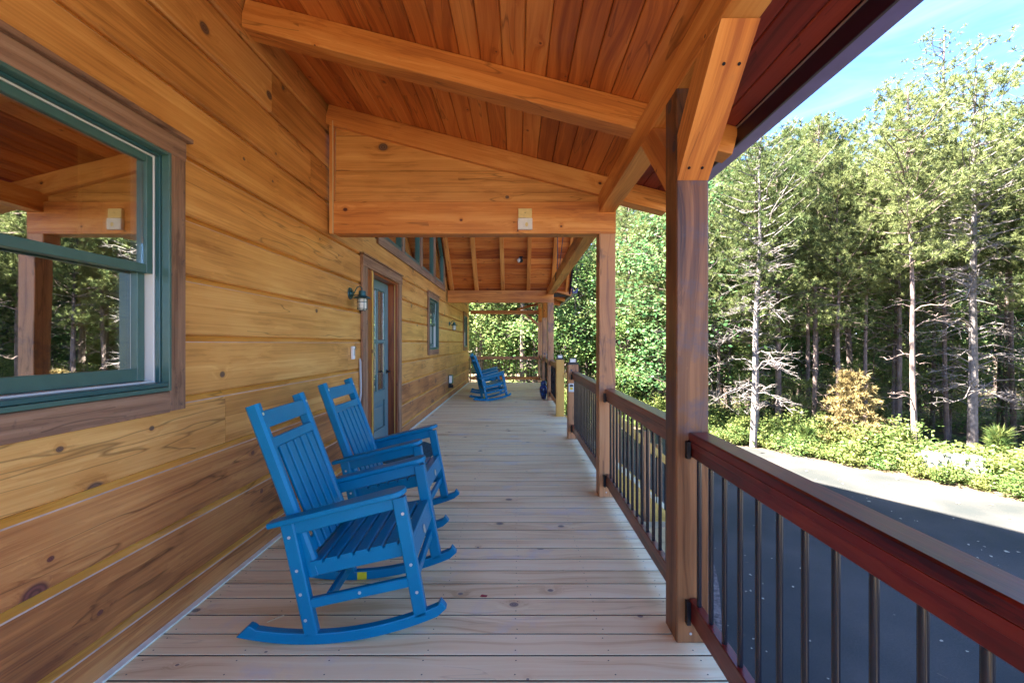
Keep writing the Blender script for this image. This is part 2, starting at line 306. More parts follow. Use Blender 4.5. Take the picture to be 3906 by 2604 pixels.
a = nt.nodes.new('ShaderNodeMath'); a.operation = 'MULTIPLY_ADD'; a.inputs[1].default_value = .55
a2 = nt.nodes.new('ShaderNodeMath'); a2.operation = 'MULTIPLY'; a2.inputs[1].default_value = .45
nt.links.new(t.outputs['Object'], n.inputs['Vector']); nt.links.new(t.outputs['Object'], n2.inputs['Vector']); nt.links.new(n2.outputs[0], a2.inputs[0])
nt.links.new(n.outputs[0], a.inputs[0]); nt.links.new(a2.outputs[0], a.inputs[2]); nt.links.new(a.outputs[0], r.inputs[0]); nt.links.new(r.outputs[0], b.inputs['Base Color']); b.inputs['Roughness'].default_value = .75
bp = nt.nodes.new('ShaderNodeBump'); bp.inputs['Strength'].default_value = .6; bp.inputs['Distance'].default_value = .006; nt.links.new(n.outputs[0], bp.inputs['Height']); nt.links.new(bp.outputs[0], b.inputs['Normal'])
M_mulch = plain('mulch', (.16,.12,.10), 1, noise=.7, nscale=25, bump=1, bscale=40)

sheet('ground', [(-600,-600),(600,-600),(600,600),(-600,600)], GZ-.02, M_ground)
edge = [(30,-6),(20,.5),(14.5,3.9),(11.6,6.2),(9.9,8.3),(8.97,9.7),(7.85,11.6),(6.5,13.0),(5.2,14.4),(4.0,15.6),(2.6,16.4)]
sheet('driveway', edge + [(1.7,15.0),(2.6,9.2),(3.2,7.4),(2.6,5.6),(1.7,3.5),(1.6,-6)], GZ-.008, M_asph)
sheet('mulch_bed', [(.6,-3),(1.6,-3),(1.7,3.4),(2.6,5.5),(3.2,7.3),(2.7,9.1),(1.8,15),(.6,15)], GZ, M_mulch)

# ------------------------------------------------------------------ deck
XW = -1.736; XP = .745; PW = .15; YE = 15.35
deck = empty('porch_deck', (0, 0, 0), kind='structure')
pitch = .143; NB = int((YE+.8)/pitch); y0 = -.8
for i in range(NB):
    ya = y0 + i*pitch
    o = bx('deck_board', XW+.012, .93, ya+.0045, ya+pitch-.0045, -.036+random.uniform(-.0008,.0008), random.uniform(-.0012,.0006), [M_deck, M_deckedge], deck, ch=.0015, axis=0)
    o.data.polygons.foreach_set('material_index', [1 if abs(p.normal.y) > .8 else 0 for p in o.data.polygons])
m = MB()
for i in range(NB):
    for x in (-1.66, -1.24, -.82, -.41, .0, .41, .80):
        for dy in (.03, .11):
            xx = x + random.uniform(-.012,.012); yy = y0+i*pitch+dy
            m.add([(xx+.0035*math.cos(k*1.0472), yy+.0035*math.sin(k*1.0472), .0012) for k in range(6)], [tuple(range(6))])
o = m.build('deck_screws', plain('dark screw head', (.06,.05,.045), .6), deck); o['kind'] = 'stuff'
m = MB()
for x in (-1.66, -1.24, -.82, -.41, .0, .41): m.box(x-.02, x+.02, -.8, YE-.06, -.26, -.045)
o = m.build('joists', M_stairw, deck)
bx('rim_board', .885, .925, -.8, YE-.02, -.27, -.042, M_post_y, deck)
bx('end_rim_board', XW, .88, YE-.06, YE-.02, -.27, -.042, M_post_y, deck)
bx('flashing_strip', XW-.004, XW+.034, -.8, YE-.3, .0015, .012, M_strip, deck, ch=.001)
for y in (2.0, 6.3, 10.5, 15.1): bx('deck_post', .76, .88, y, y+.12, GZ, -.275, M_post_y, deck)

# ------------------------------------------------------------------ cabin wall of squared logs
cabin = empty('log_cabin', (XW, 7, 0), label='honey stained log cabin wall with green windows and a glazed door along the porch', cat='cabin')
def inC(o):                           # parent to the cabin keeping the world place
    o.parent = cabin; o.matrix_parent_inverse = Matrix.Translation(cabin.location).inverted(); return o
HC = .318; Z0 = -.151
CO = [Z0 + HC*k for k in range(14)]   # course bottoms -.151, .167, .485 ...
opens = [(1.16, 2.105, 1.165, 2.335), (4.90, 6.19, -.02, 2.285), (8.34, 9.26, 1.27, 2.30), (13.75, 14.55, 1.27, 2.30), (5.36, 10.02, 2.76, 5.0)]
def log_piece(ya, yb, zb, za, zt):    # course bottom zb, piece from za to zt
    h = zt - za; top = abs(zt - (zb+HC)) < 1e-4; bot = abs(za-zb) < 1e-4
    pr = [(.09, 0), (.09, h)]
    pr += [(.032, h), (.004, h-.030), (.0, h-.035)] if top else [(0, h)]
    pr += [(0, .009), (.014, .0)] if bot else [(0, 0)]
    m = MB(); m.prism(pr, yb-ya-.002, ax=0, o=.001)
    M = Matrix.Translation((XW, ya, za)) @ Matrix(((0,-1,0),(1,0,0),(0,0,1))).to_4x4()
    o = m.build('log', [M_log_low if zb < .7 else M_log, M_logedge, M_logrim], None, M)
    if top:
        for p in o.data.polygons:
            c = p.center
            if .005 < c.y < .03 and h-.04 < c.z < h-.005 and len(p.vertices) == 4: p.material_index = 1
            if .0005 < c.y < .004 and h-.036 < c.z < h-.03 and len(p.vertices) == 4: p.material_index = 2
    return inC(o)
rl = random.Random(11)
YS, YEND = -1.2, YE+.02
for k, zb in enumerate(CO):
    cuts = [YS]; y = YS + rl.uniform(1.2, 3.2)
    while y < YEND-.8: cuts.append(y); y += rl.uniform(2.0, 4.2) if y < 6 else rl.uniform(.9, 2.6)
    cuts.append(YEND)
    if zb > 1.4:   cuts = [c for c in cuts if not 1.0 < c < 2.9] ; 
    for a_, b_ in zip(cuts[:-1], cuts[1:]):
        segs = [(a_, b_)]
        # split into cells against the openings
        brk = sorted({a_, b_} | {v for o_ in opens for v in o_[:2] if a_ < v < b_ and o_[2] < zb+HC and o_[3] > zb})
        for ya, yb in zip(brk[:-1], brk[1:]):
            zr = [(zb, zb+HC)]
            for o_ in opens:
                if o_[0]-1e-4 <= ya and yb <= o_[1]+1e-4:
                    nz_ = []
                    for za, zt in zr:
                        if o_[3] <= za or o_[2] >= zt: nz_.append((za, zt)); continue
                        if o_[2] > za+.01: nz_.append((za, o_[2]))
                        if o_[3] < zt-.01: nz_.append((o_[3], zt))
                    zr = nz_
            for za, zt in zr:
                if yb-ya > .02: log_piece(ya, yb, zb, za, zt)
# backing keeps daylight out of the joints
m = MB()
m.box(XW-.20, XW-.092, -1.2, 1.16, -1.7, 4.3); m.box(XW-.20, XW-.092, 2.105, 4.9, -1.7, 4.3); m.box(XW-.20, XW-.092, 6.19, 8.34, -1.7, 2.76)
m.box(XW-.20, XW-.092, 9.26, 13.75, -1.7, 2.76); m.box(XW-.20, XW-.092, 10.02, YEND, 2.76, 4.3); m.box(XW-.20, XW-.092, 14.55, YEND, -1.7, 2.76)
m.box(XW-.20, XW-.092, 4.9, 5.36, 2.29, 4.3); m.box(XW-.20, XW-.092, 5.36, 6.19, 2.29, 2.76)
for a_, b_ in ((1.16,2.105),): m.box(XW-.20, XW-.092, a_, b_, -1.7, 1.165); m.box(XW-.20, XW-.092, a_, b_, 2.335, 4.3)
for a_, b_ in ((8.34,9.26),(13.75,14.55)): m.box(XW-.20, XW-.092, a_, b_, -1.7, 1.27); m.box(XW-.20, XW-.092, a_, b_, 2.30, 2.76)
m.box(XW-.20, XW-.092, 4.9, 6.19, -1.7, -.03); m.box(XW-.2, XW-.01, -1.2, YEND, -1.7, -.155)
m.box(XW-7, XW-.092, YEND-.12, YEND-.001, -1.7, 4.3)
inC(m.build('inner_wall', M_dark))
m = MB()                                                  # unseen upper gable end and main roof, shaped to cast the driveway shadow
AY, AZ, SL = 5.5, 10.4, .77
m.prism([(-12, 4.31), (AY+ (AZ-4.31)/SL, 4.31), (AY, AZ)], .15, ax=0, o=-2.0)
inC(m.build('unseen_upper_gable', M_log))
m = MB()
for s in (1, -1):
    yo = AY + s*7.2; zo = AZ+.05 - SL*7.2
    m.prism([(AY, AZ+.05), (AY, AZ+.25), (yo, zo+.2), (yo, zo)], 18.0, ax=0, o=-19.0)
inC(m.build('unseen_main_roof', M_roof))

def window(y_a, y_b, z_a, z_b, near=False, curtain=False):
    """double hung window in the opening y_a..y_b, z_a..z_b"""
    W = empty('window', (XW, (y_a+y_b)/2, z_a), parent=None); inC(W)
    bpy.context.view_layer.update()
    def wi(o): o.parent = W; o.matrix_parent_inverse = Matrix.Translation(W.location).inverted(); return o
    c = .10; t = .026
    wi(bx('casing', XW+.001, XW+t, y_a-c, y_b+c, z_b, z_b+c, M_casing))
    wi(bx('casing', XW+.001, XW+t+.022, y_a-c-.02, y_b+c+.02, z_b+c+.001, z_b+c+.024, M_casing))
    wi(bx('casing', XW+.001, XW+t-.002, y_b, y_b+c, z_a-.10, z_b-.001, M_casing))
    wi(bx('casing', XW+.001, XW+t-.002, y_a-c, y_a, z_a-.10, z_b-.001, M_casing))
    wi(bx('casing', XW+.001, XW+t-.001, y_a+.002, y_b-.002, z_a-.105, z_a-.001, M_casing))
    def ring(name, xa, xb, ya, yb, za, zb, wd, mat, bot=None, parts=('l','r','t','b')):
        m = MB(); bt = bot or wd
        m.box(xa, xb, ya, ya+wd, za, zb); m.box(xa, xb, yb-wd, yb, za, zb); m.box(xa+.0005, xb-.0005, ya+wd, yb-wd, zb-wd, zb-.0005); m.box(xa+.0005, xb-.0005, ya+wd, yb-wd, za+.0005, za+bt)
        o = m.build(name, mat); bv = o.modifiers.new('b', 'BEVEL'); bv.width = .002; bv.segments = 1; bv.limit_method = 'ANGLE'; return wi(o)
    g = .002
    ring('frame', XW-.005, XW+.034, y_a+g, y_b-g, z_a+g, z_b-g, .016, M_green, .02)
    ring('frame', XW-.030, XW-.006, y_a+g, y_b-g, z_a+g, z_b-g, .024, M_greend, .03)
    ring('jamb', XW-.145, XW-.031, y_a+g, y_b-g, z_a+g, z_b-g, .030, M_vinyl, .05)
    wi(bx('sill', XW-.07, XW+.030, y_a+.02, y_b-.02, z_a+.024, z_a+.045, M_greend))
    zm = (z_a+z_b)/2 + .02
    ring('upper_sash', XW-.060, XW-.033, y_a+.034, y_b-.034, zm-.035, z_b-.034, .034, M_green, .042)
    ring('lower_sash', XW-.105, XW-.072, y_a+.034, y_b-.034, z_a+.054, zm+.01, .040, M_green, .060)
    for nm, x, za, zb in (('pane', XW-.05, zm, z_b-.07), ('pane', XW-.092, z_a+.11, zm-.03)):
        m = MB(); m.box(x-.003, x+.003, y_a+.070, y_b-.070, za, zb); wi(m.build(nm, M_pane))
    # interior pine lining and dark room
    m = MB(); m.box(XW-.30, XW-.146, y_b-.012, y_b+.02, z_a, z_b); m.box(XW-.30, XW-.146, y_a-.02, y_a+.012, z_a, z_b)
    m.box(XW-.30, XW-.146, y_a-.02, y_b+.02, z_b-.004, z_b+.02); m.box(XW-.30, XW-.146, y_a-.02, y_b+.02, z_a-.02, z_a+.004)
    m.box(XW-.33, XW-.31, y_b-.10, y_b+.05, z_a-.08, z_b+.1); wi(m.build('lining', M_yellow))
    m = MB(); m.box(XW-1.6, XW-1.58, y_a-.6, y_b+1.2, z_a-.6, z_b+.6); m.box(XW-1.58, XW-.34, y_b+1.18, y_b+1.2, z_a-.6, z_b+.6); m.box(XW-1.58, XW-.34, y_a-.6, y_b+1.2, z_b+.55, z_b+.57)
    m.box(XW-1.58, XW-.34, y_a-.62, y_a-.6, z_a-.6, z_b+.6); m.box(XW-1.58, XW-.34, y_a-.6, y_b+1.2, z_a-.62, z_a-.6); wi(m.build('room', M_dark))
    if curtain:
        m = MB(); n = 14
        for i in range(n):
            ya = y_a+.05+(y_b-y_a-.1)*i/n; m.box(XW-.13-.008*(i%2), XW-.12-.008*(i%2), ya, ya+(y_b-y_a-.1)/n-.004, z_a+.06, zm-.02)
        wi(m.build('curtain', M_curt))
    return W
window(1.16, 2.105, 1.165, 2.335, near=True)
window(8.34, 9.26, 1.27, 2.30, curtain=True)
window(13.75, 14.55, 1.27, 2.30, curtain=True)

# gable windows: four lights under the rake
def gz_top(y): return 2.69 + .26 + (3.3 - abs(y-7.3))*1.0 - .14
GW = empty('gable_window', (XW, 7.7, 2.7)); inC(GW); bpy.context.view_layer.update()
def gi(o): o.parent = GW; o.matrix_parent_inverse = Matrix.Translation(GW.location).inverted(); return o
gi(bx('casing', XW+.001, XW+.028, 5.26, 10.12, 2.63, 2.755, M_casing))
for ya, yb in ((5.40,6.36),(6.52,7.55),(7.75,8.79),(8.97,9.97)):
    zt1 = min(gz_top(ya), 4.9); zt2 = min(gz_top(yb), 4.9)
    def zt(y): return min(gz_top(y), 4.9)
    m = MB(); x0, x1 = XW-.05, XW+.012; fw = .045
    m.prism([(ya,2.765),(ya+fw,2.765),(ya+fw,zt(ya+fw)-fw),(ya,zt(ya)-.01)], x1-x0, ax=0, o=x0)
    m.prism([(yb-fw,2.765),(yb,2.765),(yb,zt(yb)-.01),(yb-fw,zt(yb-fw)-fw)], x1-x0, ax=0, o=x0)
    m.prism([(ya+fw,2.765),(yb-fw,2.765),(yb-fw,2.81),(ya+fw,2.81)], x1-x0, ax=0, o=x0)
    m.prism([(ya+fw,zt(ya+fw)-fw-.02),(yb-fw,zt(yb-fw)-fw-.02),(yb-fw,zt(yb-fw)),(ya+fw,zt(ya+fw))], x1-x0, ax=0, o=x0)
    gi(m.build('frame', M_green))
    m = MB(); m.prism([(ya+.04,2.80),(yb-.04,2.80),(yb-.04,zt(yb-.04)-.03),(ya+.04,zt(ya+.04)-.03)], .006, ax=0, o=XW-.03); gi(m.build('pane', M_pane))
for y in (6.38, 7.57, 8.81): gi(bx('mullion', XW-.02, XW+.022, y, y+(.12 if y < 7 else .16), 2.757, 4.8, M_casing, axis=2))
m = MB(); m.prism([(9.98,2.757),(10.12,2.757),(10.12,gz_top(10.12)+.3),(9.98,gz_top(9.98)+.3)], .045, ax=0, o=XW-.02)
m.prism([(5.24,2.757),(5.39,2.757),(5.39,gz_top(5.39)+.3),(5.24,gz_top(5.24)+.3)], .045, ax=0, o=XW-.02)
gi(m.build('side_casing', M_casing))
m = MB(); m.prism([(7.8,gz_top(7.8)+.002),(10.01,gz_top(10.01)+.002),(10.01,gz_top(10.01)+.5),(7.8,gz_top(7.8)+.5)], .05, ax=0, o=XW-.05); gi(m.build('head_board', M_log))
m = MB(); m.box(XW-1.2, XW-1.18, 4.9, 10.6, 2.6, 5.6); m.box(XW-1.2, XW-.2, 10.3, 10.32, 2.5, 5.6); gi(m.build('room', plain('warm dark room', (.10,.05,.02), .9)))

# door
D = empty('entry_door', (XW, 5.6, 0)); inC(D); bpy.context.view_layer.update()
def di(o): o.parent = D; o.matrix_parent_inverse = Matrix.Translation(D.location).inverted(); return o
di(bx('casing', XW+.001, XW+.03, 4.725, 4.88, .013, 2.262, M_casing)); di(bx('casing', XW+.001, XW+.03, 6.18, 6.315, .013, 2.262, M_casing))
di(bx('casing', XW+.001, XW+.034, 4.715, 6.325, 2.264, 2.385, M_casing)); di(bx('casing', XW+.001, XW+.05, 4.70, 6.34, 2.387, 2.405, M_casing))
di(bx('jamb', XW-.02, XW+.012, 4.885, 5.06, .013, 2.26, M_jamb)); di(bx('jamb', XW-.10, XW+.022, 5.065, 5.085, .013, 2.26, M_yellow)); di(bx('jamb', XW-.12, XW+.016, 5.09, 5.125, .013, 2.25, M_casing))
di(bx('jamb', XW-.085, XW+.01, 6.155, 6.175, .013, 2.258, M_jamb, axis=2)); di(bx('jamb', XW-.16, XW-.02, 6.135, 6.152, .013, 2.256, M_jamb, axis=2)); di(bx('jamb', XW-.03, XW-.022, 6.128, 6.134, .013, 2.25, M_yellow, axis=2))
di(bx('head_jamb', XW-.16, XW+.006, 5.13, 6.13, 2.235, 2.262, M_jamb)); di(bx('threshold', XW-.16, XW+.03, 5.13, 6.13, .013, .03, M_screw))
xd = XW-.115
dl = di(bx('door_slab', xd-.04, xd-.028, 5.20, 6.12, .032, 2.232, M_door, axis=2))
m = MB()
for a_, b_, c_, d_ in ((5.20,5.33,.032,2.232),(5.98,6.12,.032,2.232),(5.33,5.98,2.11,2.232),(5.33,5.98,.62,.76),(5.33,5.98,.032,.25),(5.635,5.675,.76,2.11),(5.33,5.635,1.40,1.44),(5.675,5.98,1.40,1.44)):
    m.box(xd-.027, xd, a_+.0005, b_, c_, d_)
o = m.build('door_frame', M_door); bv = o.modifiers.new('b','BEVEL'); bv.width=.006; bv.segments=2; di(o)
m = MB(); m.box(xd-.027, xd-.008, 5.40, 5.91, .32, .55); o = m.build('door_panel', M_door); bv = o.modifiers.new('b','BEVEL'); bv.width=.012; bv.segments=2; di(o)
for ya, yb in ((5.345,5.628),(5.682,5.97)):
    for za, zb in ((.775,1.393),(1.447,2.098)):
        m = MB(); m.box(xd-.022, xd-.016, ya, yb, za, zb); di(m.build('pane', M_pane))
m = MB(); m.tube([(xd, 6.05, 1.0), (xd+.05, 6.05, 1.0)], .012, 10); m.tube([(xd+.05, 6.055, 1.0), (xd+.05, 5.95, 1.0)], .01, 10); m.tube([(xd, 6.05, 1.0),(xd+.006, 6.05, 1.0)], .03, 14); di(m.build('handle', M_black, smooth=True))

# ------------------------------------------------------------------ porch roof (shed bays) and entry gable
SLP = .26
def zc(x): return 2.915 - SLP*(x-.819)            # underside of the ceiling boards
nrm = Vector((SLP, 0, 1)).normalized()
def shed(name, ya, yb, rafters, label, boards=True):
    T = empty(name, (0, (ya+yb)/2, 2.7), label=label, cat='roof'); bpy.context.view_layer.update()
    def ti(o): o.parent = T; o.matrix_parent_inverse = Matrix.Translation(T.location).inverted(); return o
    x = XW+.001; i = 0
    while x < 1.36:
        x2 = min(x+.137, 1.385); xm = (x+x2)/2
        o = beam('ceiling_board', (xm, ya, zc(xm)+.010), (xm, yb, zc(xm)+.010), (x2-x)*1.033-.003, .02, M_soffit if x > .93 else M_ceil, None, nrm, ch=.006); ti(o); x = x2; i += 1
    m = MB(); m.prism([(XW-.1, zc(XW-.1)+.045), (1.42, zc(1.42)+.045), (1.42, zc(1.42)+.025), (XW-.1, zc(XW-.1)+.025)], yb-ya+.04, ax=1, o=ya-.02)
    ti(m.build('roof_covering', M_roof))
    for y in rafters:
        m_ = MB(); xa, xb = XW+.003, 1.378; hv = .183
        m_.prism([(0,0),(0,-.142),(1,-.142),(1,0)], 0.001)  # placeholder replaced below
        p0 = Vector((xa, y+.07, zc(xa)-hv/2-.002)); p1 = Vector((xb, y+.07, zc(xb)-hv/2-.002))
        ti(beam('rafter', p0, p1, .14, hv*.966, M_timber, None, (0,0,1), ch=.004))
    ti(bx('fascia', 1.387, 1.405, ya, yb, 2.655, 2.80, M_fascia)); ti(bx('drip_edge', 1.379, 1.386, ya, yb, 2.752, 2.762, M_drip, ch=.001))
    m = MB(); m.prism([(1.408,2.665),(1.408,2.79),(1.412,2.79),(1.412,2.672),(1.498,2.672),(1.520,2.74),(1.520,2.79),(1.527,2.79),(1.527,2.735),(1.503,2.665)], yb-ya, ax=1, o=ya)
    ti(m.build('gutter', M_gutter))
    return T, ti
Tn, ti = shed('porch_roof', -1.4, 4.02, (1.08, -.1, 2.69, 3.876), 'near stained pine porch ceiling with its rafters, fascia and violet gutter')
# plate beams run along the posts
ti(bx('plate_beam', XP, XP+.145, -1.4, 4.02, 2.592, 2.765, M_timber))
Tf, tf = shed('porch_roof', 10.74, 15.36, (10.745, 12.2, 13.6), 'far low porch roof beyond the gable with exposed rafter tails')
tf(bx('plate_beam', XP, XP+.145, 10.76, 15.3, 2.592, 2.765, M_timber))
# tie beam, infill and end frame of the near bay
YF = 3.876
ti(bx('tie_beam', XW+.063, XP+.153, YF+.01, YF+.15, 2.397, 2.69, M_timber))
def zrb(x): return zc(x) - .185
for za, zt_ in ((2.692, 2.98), (2.984, 3.30), (3.304, 3.62)):
    # board between the beam and the rafter, clipped by the rafter's underside
    xr = lambda z: .819 + (2.915-.185+.05 - z)/SLP
    x_l = XW+.065; xb_ = min(XP, xr(za)); xt_ = min(XP, xr(zt_))
    if xt_ < x_l: poly = [(x_l, za), (xb_, za), (x_l, za + (xb_-x_l)*SLP)]
    else: poly = [(x_l, za), (xb_, za), (xt_, zt_), (x_l, zt_)]
    if za < 2.7 and xt_ < XP: poly = [(x_l, za), (XP, za), (XP, zrb(XP)+.04), (xt_, zt_), (x_l, zt_)]
    m = MB(); m.prism([(p[0], p[1]) for p in poly], .03, ax=1, o=0)
    ti(m.build('gable_board', M_log, None, Matrix.Translation((0, YF+.05, 0))))
ti(bx('corner_trim', XW+.02, XW+.062, YF+.015, YF+.05, 2.40, 3.42, M_timber))
m = MB(); m.box(XW+.055, XW+.064, YF+.0, YF+.012, 2.40, 3.42); ti(m.build('caulk_line', plain('caulk', (.62,.42,.2), .6)))

# gable roof over the steps
G = empty('gable_roof', (0, 7.3, 2.7), label='steep entry gable roof with exposed rafters over the steps', cat='roof'); bpy.context.view_layer.update()
def gi2(o): o.parent = G; o.matrix_parent_inverse = Matrix.Translation(G.location).inverted(); return o
RY = 7.3; Y3 = 10.60
def zg(y): return 2.69 + .16 + (Y3 - y)          # underside of boards on the far slope
nb = Vector((0, 1, 1)).normalized()
y = RY; st = .145/math.sqrt(2)*1.0
while y < 10.75:
    ym = y + st/2
    gi2(beam('ceiling_board', (XW+.01, ym, zg(ym)+.012), (1.30, ym, zg(ym)+.012), .1435, .02, M_ceil, None, nb, ch=.006)); y += st
for x in (-1.67, -1.055, -.40, .235, .83):
    gi2(beam('rafter', (x+.045, 10.66, zg(10.66)-.077), (x+.045, RY, zg(RY)-.077), .09, .105, M_timber, None, nb))
gi2(beam('rafter', (1.22, 10.66, zg(10.66)-.077), (1.22, RY, zg(RY)-.077), .05, .08, M_timber, None, nb))
m = MB(); m.prism([(10.9, zg(10.9)+.03), (RY, zg(RY)+.03), (4.12, zg(10.48)+.03), (4.12, zg(10.48)+.09), (RY, zg(RY)+.09), (10.9, zg(10.9)+.09)], 1.35-XW, ax=0, o=XW+.0)
gi2(m.build('roof_covering', M_roof))
gi2(beam('rake_board', (1.325, 10.8, zg(10.8)+.01), (1.325, RY, zg(RY)+.01), .03, .13, M_fascia, None, nb)); gi2(beam('rake_board', (1.325, 4.1, zg(10.5)+.01), (1.325, RY, zg(RY)+.01), .03, .13, M_fascia, None, (0,-1,1)))
gi2(bx('tie_beam', XW+.03, XP+.153, Y3-.15, Y3-.01, 2.397, 2.69, M_timber))
gi2(bx('plate_beam', XP, XP+.145, 4.03, 10.76, 2.592, 2.765, M_timber))
gi2(beam('steel_strap', (.78, 8.25, 2.72), (.78, 8.25, 3.75), .012, .05, M_black, None, (0,1,0))); gi2(beam('steel_strap', (.80, 8.3, 2.72), (.92, 8.3, 3.7), .012, .05, M_black, None, (0,1,0)))
gi2(bx('strap_plate', .735, .7445, 8.15, 8.33, 2.60, 2.76, M_black))
# far end frame
tf(bx('end_beam', XW+.07, XP+.02, 15.2, 15.32, 2.44, 2.57, M_post)); tf(beam('end_brace', (XP-.005, 15.26, 2.05), (XP-.42, 15.26, 2.44), .09, .09, M_post))
tf(beam('end_brace', (XP-.02, 15.26, 2.80), (XP-.75, 15.26, 2.60), .08, .08, M_post))

# ------------------------------------------------------------------ posts
def post(y, label, group='tall porch posts', near=False, far=False, mat=M_post, top=2.590):
    P = empty('porch_post', (XP+PW/2, y+PW/2, 0), label=label, cat='post', group=group)
    beam('post_shaft', (0,0,.002), (0,0,top), PW, PW, mat, P, (0,1,0), ch=.005)
    for s, on in ((-1, near), (1, far)):
        if on:
            ys = s*(PW/2+.001); a = .075
            pr = [(ys, 2.16-.0), (ys, 2.16+.15*1.414), (ys + s*(2.59-2.16-.15*1.414), 2.589), (ys + s*(2.59-2.16), 2.589)]
            m = MB(); m.prism(pr, PW-.006, ax=0, o=-PW/2+.003)
            # give the brace its own local frame so grain runs along it
            o = m.build('knee_brace', M_timber, P)
            rot = Matrix.Rotation(R(90 if s > 0 else -90), 4, 'Z') @ Matrix.Rotation(R(-45), 4, 'Y')
            o.data.transform(rot.inverted()); o.matrix_local = rot
            q = MB()
            for (u, v) in ((.06, 0), (.06, .06), (.47, .02), (.47, .08)):
                c = Vector((-.035 + v, ys + s*u*.7, 2.16+u*.7)) + Vector((0, s*.003*.7, -.003*.7))
                d = Vector((0, s*.707, -.707)); e1 = Vector((1,0,0)); e2 = d.cross(e1)
                q.add([c + (e1*math.cos(k*.785)+e2*math.sin(k*.785))*.007 for k in range(8)], [tuple(range(8))])
            q.build('screw_hole', M_black, P)
    m = MB(); m.tube([(-.01,-PW/2-.003,.045),(-.01,-PW/2+.001,.045)], .006, 8); m.build('lag_screw', M_screw, P)
    return P
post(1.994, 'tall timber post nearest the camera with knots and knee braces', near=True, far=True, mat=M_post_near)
post(YF+.005, 'tall timber post under the boarded gable end, second from the camera', top=2.395)
post(Y3-.155, 'tall timber post beyond the steps with a blue vase at its foot', top=2.395)
post(12.75, 'tall timber post with a knee brace between the steps and the far corner', near=True)
post(15.2, 'tall corner post at the far end of the porch', near=True)
def newel(y, mat, label):
    P = empty('newel_post', (XP+PW/2, y+PW/2, 0), label=label, cat='newel post', group='short newel posts at the steps')
    beam('post_shaft', (0,0,.002), (0,0,1.085), PW, PW, mat, P, (0,1,0), ch=.004)
    Lm = empty('post_cap_lamp', (XP+PW/2, y+PW/2, 1.086), label='black and clear cap lamp on top of the ' + ('yellow far' if mat is M_post_y else 'brown near') + ' newel post', cat='lamp', group='post cap lamps')
    m = MB(); m.box(-.08,.08,-.08,.08,0,.016); m.prism([(-.08,.016),(.08,.016),(.055,.034),(-.055,.034)], .11, ax=1, o=-.055); m.build('cap_base', M_black, Lm)
    m = MB(); m.box(-.043,.043,-.043,.043,.035,.085); m.build('lens', plain('lamp lens', (.75,.76,.72), .2) , Lm)
    m = MB()
    for sx in (-1,1):
        for sy in (-1,1): m.box(sx*.047-.004, sx*.047+.004, sy*.047-.004, sy*.047+.004, .034, .087)
    m.box(-.056,.056,-.056,.056,.087,.096); m.build('cap_top', M_black, Lm)
    return P
newel(6.24, M_post, 'brown newel post on the near side of the steps carrying a white card')
newel(8.13, M_post_y, 'yellow newel post on the far side of the steps')
card = empty('hanging_card', (.792, 6.232, .75), label='small white card with black arch and yellow square on brown newel post', cat='card')
m = MB(); m.prism([(-.042,-.06),(.042,-.06),(.042,.055),(.03,.065),(-.03,.065),(-.042,.055)], .008, ax=1, o=-.008); m.build('card_body', M_card, card)
m = MB(); m.prism([(-.026,.018),(.026,.018),(.026,.035),(.015,.046),(-.015,.046),(-.026,.035)], .002, ax=1, o=-.0105); m.build('arch_print', M_black, card)
m = MB(); m.prism([(-.02,-.028),(.02,-.028),(.02,.008),(-.02,.008)], .002, ax=1, o=-.0105); m.build('yellow_print', plain('yellow print', (.8,.6,.06), .5), card)
m = MB()
for k in range(5): m.prism([(-.022+k*.009,-.046),(-.016+k*.009,-.046),(-.016+k*.009,-.040),(-.022+k*.009,-.040)], .002, ax=1, o=-.0105)
m.build('small_print', plain('grey print', (.2,.22,.25), .5), card)

